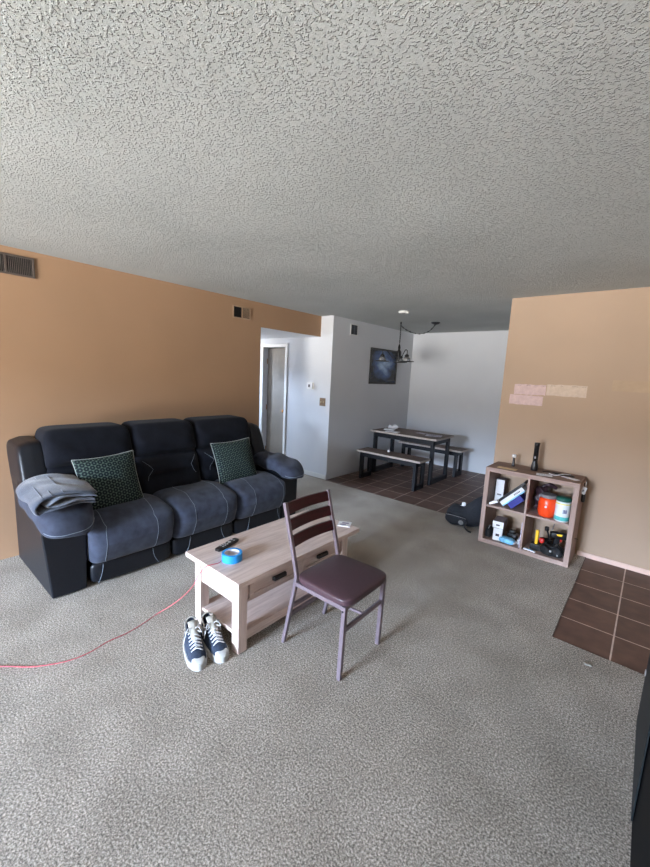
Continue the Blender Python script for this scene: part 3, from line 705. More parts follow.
# ------------------------------------------------------------------ chair (faces +X)
CC = (-1.27, 1.665, 0)
K = thing('dining_chair', 'metal framed chair with dark cherry slats and brown vinyl seat standing beside the coffee table', 'chair', CC, .012)
def L_(x, y, z): return (x-CC[0], y-CC[1], z)
ya, yb = 1.475, 1.855
for y in (ya, yb):
    b = BM(); polybar(b, [L_(-1.50, y, 0), L_(-1.425, y, .36), L_(-1.41, y, .46), L_(-1.435, y, .56), L_(-1.52, y, .865)], .022, .022)
    obj('rear_leg', b, M['chairmetal'], K, bevel=.003)
    b = BM(); bar(b, L_(-1.075, y, 0), L_(-1.065, y, .425), .025); lg = obj('front_leg', b, M['chairmetal'], K, bevel=.003)
    b = BM(); bar(b, L_(-1.41, y, .413), L_(-1.065, y, .413), .02, .024); obj('side_rail', b, M['chairmetal'], K, bevel=.002)
    b = BM(); tube(b, [L_(-1.067, y-.014*(1 if y == ya else -1), .40), L_(-1.067, y-.0165*(1 if y == ya else -1), .40)], .005, 10); obj('screw', b, M['black'], lg, smooth=True)
for x, z in ((-1.068, .413), (-1.41, .413)):
    b = BM(); bar(b, L_(x, ya, z), L_(x, yb, z), .02, .024); obj('cross_rail', b, M['chairmetal'], K, bevel=.002)
for x, z in ((-1.069, .285), (-1.455, .20), (-1.440, .262)):
    b = BM(); bar(b, L_(x, ya+.01, z), L_(x, yb-.01, z), .016, .024); obj('stretcher', b, M['chairmetal'], K, bevel=.002)
b = BM(); bar(b, L_(-1.455, 1.665, .26), L_(-1.069, 1.665, .29), .014, .014); obj('stretcher', b, M['chairmetal'], K, bevel=.002)
# slats (curved in plan, arched lower edge)
def slat(zc, hgt):
    b = BM(); n = 16; rows = []
    for i in range(n+1):
        s = -1+2*i/n; y = 1.665+s*(.19-.011); bow = -.014*(1-s*s); arch = .002*(1-s*s)
        xx = -1.435-(zc-.56)*.279 + bow
        r = []
        for (dx, dz) in ((-.006, -hgt/2+arch), (.006, -hgt/2+arch), (.006, hgt/2+arch), (-.006, hgt/2+arch)):
            r.append(b.verts.new(L_(xx+dx-dz*.279, y, zc+dz)))
        rows.append(r)
    for i in range(n):
        for k in range(4): b.faces.new((rows[i][k], rows[i][(k+1) % 4], rows[i+1][(k+1) % 4], rows[i+1][k]))
    b.faces.new(rows[0]); b.faces.new(rows[-1][::-1])
    obj('back_slat', b, M['cherry'], K)
for zc in (.828, .737, .646): slat(zc, .060)
b = BM(); softbox(b, L_(-1.225, 1.665, .447), (.195, .208, .024), 6, 24, lambda q, p: (q.x, q.y*(1+.03*(q.x/.19)), q.z + (.012*(1-(q.x/.195)**2)*(1-(q.y/.208)**2) if q.z > 0 else 0)))
obj('seat', b, M['vinyl'], K, smooth=True)

# ------------------------------------------------------------------ sneakers
def sneaker(label, loc, rot):
    t = thing('sneaker', label, 'shoe', loc, rot, 'high-top sneakers beside the coffee table'); t.scale = (1.0, 1.03, 1.1)
    # outline half-width along length (x from heel 0 to toe .29)
    def hw(s, top=0): # s 0..1
        w = .034+.016*math.sin(min(1, s*1.05)*PI*.78+.25)
        if s > .72: w *= math.sqrt(max(0, 1-((s-.72)/.285)**2.4))
        if s < .12: w *= math.sqrt(max(.0, 1-((.12-s)/.125)**2))
        return max(w, .002)
    Ln = .285; n = 30
    def shell(b, zf0, zf1, grow, s0=0, s1=1, cap=True):
        rings = []
        m = 24
        pts = []
        for i in range(m+1):
            s = s0+(s1-s0)*i/m; pts.append((s*Ln, hw(s)*grow))
        loop = [(x, w) for x, w in pts] + [(x, -w) for x, w in reversed(pts)]
        lo = [b.verts.new((x*grow**0, y, zf0(x/Ln))) for x, y in loop]; hi = [b.verts.new((x, y, zf1(x/Ln))) for x, y in loop]
        k = len(loop)
        for i in range(k): b.faces.new((lo[i], lo[(i+1) % k], hi[(i+1) % k], hi[i]))
        b.faces.new(lo[::-1]); b.faces.new(hi)
    b = BM(); shell(b, lambda s: 0, lambda s: .030+.006*(s > .85), 1.08); obj('sole', b, M['rubber'], t, bevel=.002)
    # upper: cross sections along the length
    b = BM(); rings = []
    N_ = 26; seg = 18
    def htop(s):
        if s < .40: return .135 - .02*(s/.40)
        if s < .78: return .115 - .052*((s-.40)/.38)**.9
        return .063-.028*((s-.78)/.22)**1.8
    for i in range(N_+1):
        s = .012+.965*i/N_; w = hw(s); h = htop(s); r = []
        op = s < .36
        for k in range(seg+1):
            a = PI*k/seg
            yy = math.cos(a); zz = math.sin(a)
            e = .55 if op else .75
            ty = math.copysign(abs(yy)**e, yy); tz = zz**e
            nar = 1-.28*tz*(1 if s < .7 else .3)
            if op: tz = min(tz, 1)
            r.append(b.verts.new((s*Ln - (.0 if not op else 0), ty*w*nar, .022+(h-.022)*tz)))
        rings.append(r)
    open_ = []
    for i in range(N_):
        for k in range(seg):
            s = .012+.965*(i+.5)/N_
            if s < .36 and s > .04 and 5 <= k <= seg-6: continue       # ankle opening
            b.faces.new((rings[i][k], rings[i][k+1], rings[i+1][k+1], rings[i+1][k]))
    b.faces.new(rings[0]); b.faces.new(rings[-1][::-1])
    u = obj('upper', b, M['canvas'], t, smooth=True)
    sm = u.modifiers.new('thick', 'SOLIDIFY'); sm.thickness = .003; sm.offset = -1
    b = BM(); softbox(b, (.250, 0, .036), (.033, .035, .019), 2.6, 14, lambda q, p: (q.x, q.y*(1-.25*max(0, q.x/.05)**2), q.z-.012*max(0, q.x/.05))); obj('toe_cap', b, M['rubber'], t, smooth=True)
    # tongue: sticks up out of the collar
    b = BM(); rows = []
    for j in range(9):
        v_ = j/8; cx_ = .200-.092*v_-.02*v_*v_; cz_ = .062+.095*v_**1.15+.002
        rows.append([b.verts.new((cx_-.006*abs(q), q*(.012+.016*v_), cz_-.008*q*q)) for q in [-1+2*i/8 for i in range(9)]])
    for j in range(8):
        for i in range(8): b.faces.new((rows[j][i], rows[j][i+1], rows[j+1][i+1], rows[j+1][i]))
    tn = obj('tongue', b, M['lining'], t, smooth=True); sm = tn.modifiers.new('thick', 'SOLIDIFY'); sm.thickness = .006
    # lining seen in the opening and padded collar edge
    b = BM(); L = [(.012+.008, 0, .136)]
    col = [Vector((.015, 0, .138))]
    for s in (.06, .12, .20, .28, .36): col.append(Vector((s*Ln, hw(s)*.80, htop(s)*.93)))
    for s in (.36, .28, .20, .12, .06): col.append(Vector((s*Ln, -hw(s)*.80, htop(s)*.93)))
    tube(b, spline(col, 5, True), .004, 6, True); obj('collar', b, M['lining'], t, smooth=True)
    b = BM(); softbox(b, (.062, 0, .055), (.042, .026, .03), 4, 8); obj('insole', b, M['lining'], t, smooth=True)
    # laces
    for j in range(6):
        v_ = j/5.2; x = .208-.092*v_; z = htop(x/Ln)+.004; w = hw(x/Ln)*.62
        b = BM(); tube(b, spline([(x-.004, -w, z-.014), (x, -w*.5, z-.001), (x+.004, 0, z+.005), (x+.006, w*.5, z-.001), (x+.004, w, z-.014)], 4), .0032, 6)
        if j < 5: tube(b, spline([(x, -w, z-.012), (x-.008, 0, z+.007), (x-.016, w, z-.008)], 5), .003, 6)
        obj('lace', b, M['lace'], t, smooth=True)
    z = htop(.4)+.006
    b = BM(); tube(b, spline([(.115, 0, z), (.10, .03, z+.012), (.085, .05, z-.02), (.10, .052, z-.06)], 6), .0028, 6); tube(b, spline([(.115, 0, z), (.12, -.03, z+.016), (.14, -.05, z-.015), (.13, -.055, z-.055)], 6), .0028, 6)
    tube(b, spline([(.115, 0, z), (.13, .02, z+.02), (.15, .035, z), (.13, .02, z-.002)], 6, True), .0026, 6, True); obj('lace', b, M['lace'], t, smooth=True)
    # round ankle patch on the inner side, heel stripe
    b = BM(); lathe(b, [(.017, 0), (.017, .002)], 22); xform(b, Matrix.Translation((.085, -.0385, .088)) @ Matrix.Rotation(PI/2+.12, 4, 'X')); obj('ankle_patch', b, M['rubber'], t)
    return t
sneaker('blue canvas high-top sneaker with white laces, farther from the table leg', (-1.915, 1.105, 0), -.36)
sneaker('blue canvas high-top sneaker with white laces, nearest to the coffee table leg', (-1.885, 1.190, 0), -.22)

# ------------------------------------------------------------------ dining set
def loop_leg(b, x, y0, y1, z, sx, slope=.0, sec=.045, dpt=.04):
    """closed frame leg in a YZ plane; slope spreads it towards the floor"""
    a0, a1 = y0-slope, y1+slope
    bar(b, (x, a0, 0), (x, y0, z), dpt, sec, up=(0, 1, 0)); bar(b, (x, a1, 0), (x, y1, z), dpt, sec, up=(0, 1, 0))
    bar(b, (x, a0-.02, sec/2), (x, a1+.02, sec/2), dpt, sec); bar(b, (x, y0-.02, z-sec/2), (x, y1+.02, z-sec/2), dpt, sec)
def bench_like(name, label, cat, x0, x1, y0, y1, z, inset_x, inset_y, sec, group=None, th=.03):
    cx_, cy2 = (x0+x1)/2, (y0+y1)/2
    t = thing(name, label, cat, (cx_, cy2, -.004), group=group); z = z+.004
    hx_, hy2 = (x1-x0)/2, (y1-y0)/2
    b = BM(); box(b, (-hx_, -hy2, z-th), (hx_, hy2, z))
    for f in b.faces:
        if abs(f.normal.z if f.normal.length else 0) < .5: pass
    tp = obj('tabletop' if cat == 'table' else 'bench_seat', b, M['walnut'], t)
    b = BM(); e = .003
    for lo, hi in (((-hx_-e, -hy2-e, z-th), (hx_+e, -hy2, z-.001)), ((-hx_-e, hy2, z-th), (hx_+e, hy2+e, z-.001)), ((-hx_-e, -hy2, z-th), (-hx_, hy2, z-.001)), ((hx_, -hy2, z-th), (hx_+e, hy2, z-.001))): box(b, lo, hi)
    obj('edge_band', b, M['walnut_edge'], tp, label='pale edge band')
    for s in (-1, 1):
        b = BM(); loop_leg(b, s*(hx_-inset_x), -hy2+inset_y, hy2-inset_y, z-th, s, sec=sec, slope=0); obj('leg_frame', b, M['blackmetal'], t)
    for yy in (-hy2+inset_y, hy2-inset_y):
        b = BM(); bar(b, (-hx_+inset_x, yy, z-th-sec/2), (hx_-inset_x, yy, z-th-sec/2), .03, sec); obj('apron_rail', b, M['blackmetal'], t)
    return t
bench_like('dining_table', 'rectangular dining table with grey wood top and black metal frame legs in the nook', 'table', -3.53, -2.37, 5.36, 6.02, .715, .07, .05, .075)
bench_like('dining_bench', 'grey wood bench with black frame legs on the near side of the dining table', 'bench', -3.46, -2.37, 4.885, 5.20, .448, .08, .045, .07, 'benches at the dining table')
bench_like('dining_bench', 'grey wood bench with black frame legs behind the dining table by the back wall', 'bench', -3.44, -2.28, 6.15, 6.47, .455, .09, .045, .07, 'benches at the dining table')
def sheet(name, label, cat, loc, rot, w, d, m, th=.002, grp=None, ink=None):
    t = thing(name, label, cat, loc, rot, grp)
    b = BM(); box(b, (-w/2, -d/2, 0), (w/2, d/2, th)); obj('sheet', b, m, t)
    if ink:
        b = BM()
        for k in range(4): box(b, (-w*.35, -d*.3+k*d*.18, th), (w*random.uniform(.1, .38), -d*.3+k*d*.18+d*.05, th+.0004))
        obj('printing', b, ink, t)
    return t
sheet('paper_pile', 'crumpled white paper pile at the wall end of the dining table', 'paper', (-3.33, 5.62, .715), .3, .17, .13, M['paper'], .02)
t = thing('paper_bag', 'small white crumpled bag behind the flat papers at the wall end of the dining table', 'bag', (-3.36, 5.80, .715), .2)
b = BM(); softbox(b, (0, 0, .035), (.09, .06, .035), 3, 12, lambda q, p: (q.x+.01*math.sin(q.z*90), q.y, q.z+.012*math.sin(q.x*50+q.y*30)*(q.z > 0))); obj('bag_body', b, M['paper'], t, smooth=True)
sheet('envelope', 'flat white envelope lying near the edge at the wall end of the dining table', 'paper', (-3.18, 5.47, .715), .1, .22, .11, M['paper'], .008, None, M['grey'])
sheet('magazine', 'glossy pale magazine on the open end of the dining table', 'magazine', (-2.56, 5.68, .715), .3, .24, .18, mat('pale_violet_cover', rgb(150, 146, 160), .3, nscale=30, namt=.3), .006, None, M['ink'])
sheet('magazine', 'second thin leaflet beside the magazine on the dining table', 'magazine', (-2.80, 5.74, .715), -.2, .16, .11, mat('mauve_cover', rgb(140, 130, 146), .3, nscale=30, namt=.3), .004)
t = thing('small_bottle', 'tiny white bottle with dark cap on the near bench by the dining table', 'bottle', (-3.02, 5.12, .448))
b = BM(); lathe(b, [(.018, 0), (.02, .004), (.02, .028), (.012, .034)], 18); obj('bottle_body', b, M['paper'], t, smooth=True)
b = BM(); lathe(b, [(.008, .034), (.008, .062), (.004, .066)], 14); obj('cap', b, M['grey'], t, smooth=True)

# ------------------------------------------------------------------ bookshelf
SX0, SX1, SY0, SY1, SZ = -1.17, -.385, 3.865, 4.245, .77; to, ti = .04, .018
BS = thing('cube_bookcase', 'four-cube greyed oak bookcase against the peach wall', 'bookcase', ((SX0+SX1)/2, (SY0+SY1)/2, 0))
def W3(name, b, m, p=BS, **k): return obj(name, b, m, p, world=True, **k)
b = BM(); box(b, (SX0, SY0, SZ-to), (SX1, SY1, SZ)); W3('top_panel', b, M['shelftop'], bevel=.001)
b = BM(); box(b, (SX0, SY0, 0), (SX1, SY1, to)); W3('bottom_panel', b, M['shelfw'], bevel=.001)
for x in (SX0, SX1-to):
    b = BM(); box(b, (x, SY0, to), (x+to, SY1, SZ-to)); W3('side_panel', b, M['shelfz'])
xm = (SX0+SX1)/2; zm = SZ/2
b = BM(); box(b, (xm-ti/2, SY0+.001, to), (xm+ti/2, SY1-.001, SZ-to)); W3('divider', b, M['shelfz'])
for a, c in ((SX0+to, xm-ti/2), (xm+ti/2, SX1-to)):
    b = BM(); box(b, (a, SY0+.001, zm-ti/2), (c, SY1-.001, zm+ti/2)); W3('shelf', b, M['shelfw'])
b = BM(); box(b, (SX0-.0005, SY0-.0015, SZ-to), (SX1+.0005, SY0, SZ)); W3('front_edge', b, M['shelfw'])
ZU, ZL = zm+ti/2, to
UL, UR = (SX0+to, xm-ti/2), (xm+ti/2, SX1-to)
# -- on top
t = thing('flashlight', 'black metal flashlight standing on end on top of the bookcase', 'flashlight', (-.795, 4.10, SZ))
b = BM(); lathe(b, [(.030, 0), (.032, .004), (.031, .04), (.027, .06), (.0215, .085), (.020, .10)], 28); obj('head', b, M['black'], t, smooth=True)
b = BM(); lathe(b, [(.020, .10), (.0215, .102), (.0215, .235), (.0235, .238), (.0235, .265), (.020, .272)], 28); obj('barrel', b, M['black'], t, smooth=True)
b = BM(); softbox(b, (0, -.022, .13), (.007, .003, .012), 4, 6); obj('switch', b, M['grey'], t, smooth=True)
t = thing('small_hammer', 'short dark handle with a pale head standing on the left of the bookcase top', 'tool', (-.99, 4.12, SZ))
b = BM(); lathe(b, [(.017, 0), (.017, .006), (.012, .015), (.011, .075), (.014, .09)], 18); obj('handle', b, M['black'], t, smooth=True)
b = BM(); lathe(b, [(.014, .09), (.018, .095), (.019, .115), (.014, .120)], 20); obj('head', b, M['paper'], t, smooth=True, label='pale head')
sheet('card', 'flat beige card on top of the bookcase below the pale-headed tool', 'card', (-1.00, 3.955, SZ), .0, .17, .07, M['beigep'], .003)
sheet('envelope', 'white envelope lying on top of the bookcase right of the flashlight', 'paper', (-.68, 3.965, SZ), .2, .13, .08, M['paper'], .003, None, M['grey'])
sheet('sheet_of_paper', 'thin white slip near the right end of the bookcase top', 'paper', (-.48, 4.02, SZ), -.5, .14, .05, M['paper'], .003)
b = BM(); tube(b, spline([(-.72, 4.10, SZ+.005), (-.66, 4.14, SZ+.005), (-.58, 4.08, SZ+.012), (-.52, 4.13, SZ+.005), (-.46, 4.09, SZ+.005), (-.55, 4.05, SZ+.005), (-.62, 4.10, SZ+.005)], 8), .0045, 7)
tag(obj('charging_cable', b, M['black'], smooth=True), 'black cable coiled loosely on top of the bookcase', 'cable')
b = BM(); tube(b, spline([(-.66, 4.06, SZ+.004), (-.60, 4.02, SZ+.004), (-.54, 4.06, SZ+.02), (-.50, 4.16, SZ+.004)], 8), .0035, 7)
tag(obj('charging_cable', b, M['paper'], smooth=True), 'white cable lying beside the black one on top of the bookcase', 'cable')
# hanging things on its right side
t = thing('gift_tag', 'white paper tag hanging from the right side of the bookcase', 'tag', (SX1+.030, 4.02, .735), -.75)
b = BM(); box(b, (-.001, -.024, -.085), (.001, .024, -.02)); bmesh.ops.rotate(b, verts=b.verts, cent=(0, 0, 0), matrix=Matrix.Rotation(-.35, 3, 'X')); obj('card', b, M['paper'], t)
b = BM(); tube(b, [(-.0025, 0, .03), (-.001, -.002, .0), (0, .0, -.025)], .0015, 6); obj('string', b, M['paper'], t)
b = BM(); box(b, (-.0012, -.014, -.065), (.0014, .002, -.045)); bmesh.ops.rotate(b, verts=b.verts, cent=(0, 0, 0), matrix=Matrix.Rotation(-.35, 3, 'X')); obj('printing', b, M['grey'], t)
t = thing('belt_clip', 'small black clip fixed low on the right side of the bookcase', 'clip', (SX1+.0, 4.09, .60))
b = BM(); softbox(b, (.016, 0, 0), (.016, .022, .04), 4, 10); obj('clip_body', b, M['black'], t, smooth=True)
b = BM(); tube(b, spline([(.012, 0, .04), (.014, .004, .09), (.006, 0, .14)], 5), .003, 6); obj('strap', b, M['black'], t, smooth=True)
# -- upper left cube
t = thing('white_carton', 'upright white carton with grey side in the upper left cube of the bookcase', 'box', (UL[0]+.050, 4.13, ZU), .03)
b = BM(); box(b, (-.04, -.05, 0), (.04, .05, .225), 0)
for f in b.faces: f.material_index = 0 if f.calc_center_median().y < -.04 else 1
obj('carton', b, [M['paper'], M['boxgrey']], t, bevel=.002)
b = BM(); box(b, (-.02, -.0506, .06), (.02, -.05, .075)); obj('printing', b, M['grey'], t)
t = thing('small_box', 'small white box lying tilted at the front of the upper left cube', 'box', (UL[0]+.03, 3.885, ZU+.001), .25); t.rotation_euler = (0, -.5, 0)
b = BM(); box(b, (0, -.01, 0), (.085, .03, .024)); obj('carton', b, M['paper'], t, bevel=.002)
def leaning(name, label, x, ang, wdt, thick, dep, m, y=3.90, band=None, cat='binder', parts=()):
    """slab standing on its edge, leaning to the right; x is its lower-left corner"""
    t = thing(name, label, cat, (x, y, ZU)); t.rotation_euler = (0, -ang, 0)
    b = BM(); box(b, (0, 0, 0), (wdt, dep, thick)); obj('cover', b, m, t, bevel=.002)
    for nm, lo, hi, mm in parts:
        b = BM(); box(b, lo, hi); obj(nm, b, mm, t)
    return t
A = math.radians(47)
leaning('blue_book', 'cobalt blue book leaning lowest under the binders in the upper left cube', UL[0]+.222, A, .15, .058, .15, M['blue'], cat='book', y=3.905)
leaning('white_binder', 'white box file with blue edge and dark lettering leaning in the upper left cube', UL[0]+.14, A, .265, .05, .14, M['paper'], y=3.93,
        parts=[('blue_edge', (.002, -.002, .0), (.26, 0, .012), M['lightblue'])] + [('lettering', (.16+.014*k, -.001, .022), (.168+.014*k, 0, .036), M['ink']) for k in range(5)])
leaning('black_laptop_case', 'slim black case resting on top of the white box file in the upper left cube', UL[0]+.070, A, .36, .024, .13, M['black'], y=3.935, cat='case')
# -- upper right cube
t = thing('plastic_bag', 'dark maroon clear plastic bag slumped behind the orange jar', 'bag', (UR[0]+.075, 4.12, ZU))
b = BM(); softbox(b, (0, 0, .12), (.062, .10, .12), 3, 18, lambda q, p: (q.x+.010*math.sin(q.z*60+q.y*25), q.y+.01*math.sin(q.z*50+q.x*70), q.z+.008*math.sin(q.x*60)*(q.z < -.1)*0 + .006*math.sin(q.y*60+q.x*80)*(q.z > 0))); obj('bag_body', b, M['maroon'], t, smooth=True)
b = BM(); tube(b, spline([(-.01, -.03, .235), (.03, -.02, .262), (.075, 0, .25), (.10, .02, .235)], 6), [.012]*7+[.02]*6+[.016]*6, 8); obj('bag_knot', b, M['maroon'], t, smooth=True)
t = thing('orange_jar', 'round bright orange jar with a grey lid in the upper right cube', 'jar', (UR[0]+.150, 3.955, ZU))
b = BM(); lathe(b, [(.055, 0), (.067, .01), (.076, .05), (.077, .12), (.070, .165), (.058, .182)], 36); obj('jar_body', b, M['orangejar'], t, smooth=True)
b = BM(); lathe(b, [(.062, .178), (.066, .182), (.066, .204), (.060, .21)], 36); obj('lid', b, M['grey'], t, bevel=.002)
b = BM(); lathe(b, [(.001, 0), (.010, .001), (.010, .003)], 14); xform(b, Matrix.Translation((.0, -.0765, .105)) @ Matrix.Rotation(PI/2, 4, 'X')); obj('sticker', b, M['paper'], t)
t = thing('wipes_tub', 'white and teal wipes canister with dark green lid in the upper right cube', 'canister', (UR[0]+.275, 3.925, ZU)); t.scale = (1.1, 1.1, 1.12)
b = BM(); lathe(b, [(.048, 0), (.053, .004), (.053, .16), (.048, .166)], 36); obj('tub_body', b, M['tub'], t, smooth=True)
b = BM(); lathe(b, [(.0535, .012), (.0537, .013), (.0537, .042), (.0535, .043)], 36); obj('teal_band', b, M['teal'], t, smooth=True)
b = BM(); lathe(b, [(.0535, .142), (.0537, .143), (.0537, .150), (.0535, .151)], 36); obj('yellow_band', b, M['yellowp'], t, smooth=True)
b = BM(); lathe(b, [(.050, .164), (.055, .168), (.055, .186), (.044, .196), (.001, .198)], 36); obj('lid', b, M['green'], t, smooth=True)
b = BM()
for dz in (.075, .085, .095):
    for k in range(4):
        a0 = -PI/2+.25+k*.14; box(b, (.0538*math.cos(a0)-.003, .0538*math.sin(a0)-.0012, dz), (.0538*math.cos(a0)+.003, .0538*math.sin(a0)+.0008, dz+.006+.002*(k % 2)))
obj('emblem', b, M['navyink'], t)
# -- lower left cube
for i, (z, hgt, w_, lab) in enumerate(((ZL+.0, .125, .085, 'white fronted carton, lower of the two stacked in the lower left cube'), (ZL+.126, .07, .10, 'flat grey carton with white front on top of the stack in the lower left cube'))):
    t = thing('carton', lab, 'box', (UL[0]+.115, 4.0, z), .12-.05*i, 'stacked cartons in the bookcase')
    b = BM(); box(b, (-w_/2, -.09, 0), (w_/2, .09, hgt))
    for f in b.faces: f.material_index = 0 if f.calc_center_median().y < -.08 else 1
    obj('carton', b, [M['paper'], M['boxgrey']], t, bevel=.002)
    b = BM(); box(b, (-.018, -.0906, hgt*.35), (.015, -.09, hgt*.55)); obj('printing', b, M['ink'], t)
t = thing('black_pouch', 'soft black pouch squeezed left of the stacked cartons', 'pouch', (UL[0]+.032, 3.96, ZL)); b = BM(); softbox(b, (0, 0, .05), (.03, .06, .05), 3, 12, lambda q, p: (q.x, q.y, q.z+.006*math.sin(q.y*70)*(q.z > 0))); obj('pouch_body', b, M['blackm'], t, smooth=True)
b = BM(); tube(b, spline([(0, -.04, .095), (.004, -.02, .12), (0, .01, .12), (0, .03, .096)], 5), .004, 6); obj('loop', b, M['silver'], t, smooth=True)
t = thing('battery_charger', 'black battery charger standing at the back right of the lower left cube', 'charger', (UL[0]+.225, 4.08, ZL))
b = BM(); box(b, (-.045, -.04, 0), (.045, .04, .06)); box(b, (-.03, -.03, .06), (.02, .03, .09)); obj('charger_body', b, M['black'], t, bevel=.006)
b = BM(); box(b, (.01, -.041, .03), (.035, -.04, .05)); obj('status_panel', b, M['grey'], t)
t = thing('tissue_pack', 'pale blue wrapped pack at the front of the lower left cube', 'pack', (UL[0]+.215, 3.925, ZL), -.15)
b = BM(); softbox(b, (0, 0, .028), (.072, .045, .028), 3.4, 14, lambda q, p: (q.x, q.y, q.z+.001*math.sin(q.x*90))); obj('wrapper', b, M['lightblue'], t, smooth=True)
b = BM(); box(b, (-.075, -.03, .02), (-.084, .03, .034)); box(b, (.075, -.03, .02), (.084, .03, .034)); obj('sealed_end', b, M['paper'], t)
t = thing('white_adapter', 'small white plug adapter next to the cube divider in the lower left cube', 'adapter', (UL[1]-.03, 3.99, ZL))
b = BM(); box(b, (-.02, -.02, 0), (.02, .02, .045)); obj('adapter_body', b, M['paper'], t, bevel=.005)
b = BM(); box(b, (-.009, -.002, .045), (-.006, .002, .06)); box(b, (.006, -.002, .045), (.009, .002, .06)); obj('prong', b, M['silver'], t)
t = thing('beaded_string', 'thin pale strand with dark dots leaning on the divider in the lower left cube', 'strand', (UL[1]-.012, 3.90, ZL))
b = BM(); tube(b, [(0, 0, 0), (.006, 0, .25)], .005, 8); obj('strand', b, mat('pale_lilac', rgb(196, 186, 204), .5), t, smooth=True)
for k in range(5):
    b = BM(); lathe(b, [(.001, -.005), (.0065, 0), (.001, .005)], 10, (.0012*k+.001, 0, .06+.04*k)); obj('bead', b, M['ink'], t)
# -- lower right cube
def drill(label, loc, rot, tilt, flip=1):
    t = thing('cordless_drill', label, 'power tool', loc, rot); t.rotation_euler = (0, tilt, rot)
    b = BM(); softbox(b, (0, 0, .175), (.075, .03, .032), 4, 12); mh = obj('motor_housing', b, M['black'], t, smooth=True)
    b = BM(); softbox(b, (.0, 0, .185), (.040, .0305, .016), 4, 10); obj('side_cover', b, M['yellow'], mh, smooth=True)
    b = BM(); tube(b, [(.07, 0, .175), (.09, 0, .175), (.115, 0, .175)], [.026, .022, .014], 16); tube(b, [(.115, 0, .175), (.15, 0, .175)], .004, 8); obj('chuck', b, M['black'], t, smooth=True)
    b = BM(); bar(b, (-.02, 0, .04), (-.01, 0, .16), .036, .046); obj('grip', b, M['black'], t, bevel=.01)
    b = BM(); box(b, (.012, -.008, .115), (.026, .008, .145)); obj('trigger', b, M['red'], t, bevel=.003)
    b = BM(); box(b, (-.06, -.038, 0), (.055, .038, .05)); obj('battery', b, M['black'], t, bevel=.006)
    return t
drill('yellow and black cordless drill at the right of the lower right cube', (UR[0]+.265, 4.03, ZL), .25, 0)
t = thing('hand_tool', 'yellow handled tool standing upright at the left of the lower right cube', 'tool', (UR[0]+.095, 3.99, ZL))
b = BM(); box(b, (-.013, -.016, .05), (.013, .016, .19)); obj('handle', b, M['yellow'], t, bevel=.005, label='yellow handle')
b = BM(); softbox(b, (.045, -.01, .10), (.024, .022, .026), 2.6, 12); obj('dial', b, M['red'], t, smooth=True, label='red dial')
b = BM(); box(b, (-.045, -.04, 0), (.07, .04, .055)); obj('base', b, M['black'], t, bevel=.006)
t = thing('tool_bag', 'heap of black straps and pouches in front inside the lower right cube', 'tool bag', (UR[0]+.235, 3.935, ZL))
b = BM(); softbox(b, (0, 0, .045), (.095, .055, .045), 2.8, 18, lambda q, p: (q.x, q.y+.008*math.sin(q.x*60), q.z+.014*math.sin(q.x*48+q.y*40)*(q.z > 0))); obj('bag_body', b, M['blackm'], t, smooth=True)
b = BM(); tube(b, spline([(-.09, -.02, .06), (-.05, -.05, .12), (0, -.03, .09), (.05, -.045, .13), (.09, 0, .07)], 6), .007, 7); obj('strap', b, M['black'], t, smooth=True)
b = BM(); box(b, (-.01, -.058, .05), (.006, -.052, .066)); box(b, (.05, -.058, .03), (.06, -.052, .042)); obj('buckle', b, M['silver'], t)
t = thing('extension_lead', 'coiled black cable with upright plug in the middle of the lower right cube', 'cable', (UR[0]+.155, 4.08, ZL))
b = BM()
for k in range(5): tube(b, [(.055*math.cos(q*PI/8)*(1-.04*k), .055*math.sin(q*PI/8)*(1-.04*k), .012+.017*k+.003*math.sin(q)) for q in range(16)], .009, 7, True)
obj('coil', b, M['black'], t, smooth=True)
b = BM(); tube(b, spline([(.03, 0, .085), (.02, -.01, .14), (.0, -.01, .19)], 5), .007, 7); tube(b, [(0, -.01, .18), (-.002, -.01, .215)], .018, 10); obj('plug', b, M['black'], t, smooth=True)
b = BM(); tube(b, [(.02, .02, .08), (.05, .03, .25)], .003, 6); obj('loose_wire', b, M['grey'], t, smooth=True)
t = thing('white_ruler', 'flat white and blue folding rule at the front left of the lower right cube', 'ruler', (UR[0]+.055, 3.90, ZL), -.15)
b = BM(); box(b, (-.045, -.012, 0), (.06, .012, .012)); obj('blade', b, M['paper'], t, bevel=.002)
b = BM(); box(b, (-.02, -.0125, .0125), (.04, .006, .013)); obj('printing', b, M['lightblue'], t)

# ------------------------------------------------------------------ backpack
t = thing('backpack', 'navy backpack slumped on the floor against the left side of the bookcase', 'backpack', (-1.42, 4.22, 0))
def bp_fn(q, p):
    x, y, z = q
    z = z*(1+.75*max(0, x/.24)**1.5) if z > -.09 else z
    return (x, y + .012*math.sin(x*28+z*20), z + .010*math.sin(x*34+y*21)*(z > 0))
b = BM(); softbox(b, (0, 0, .105), (.225, .15, .105), 2.7, 26, lambda q, p: (q.x, q.y*(1-.12*(q.z > .05)) + .012*math.sin(q.x*28+q.z*20), (q.z+.105)*(1+1.55*max(0, (q.x+.06)/.285)**1.5) - .105 + .008*math.sin(q.x*34+q.y*21)*(q.z > 0)))
obj('main_compartment', b, M['navy'], t, smooth=True)
b = BM(); softbox(b, (-.07, -.125, .075), (.13, .05, .065), 2.8, 18, lambda q, p: (q.x, q.y, q.z+.006*math.sin(q.x*40))); fp = obj('front_pocket', b, M['navy'], t, smooth=True)
b = BM(); tube(b, spline([(-.18, -.165, .115), (-.1, -.178, .125), (0, -.17, .12), (.04, -.15, .11)], 6), .003, 6); obj('zipper', b, M['grey'], fp, smooth=True)
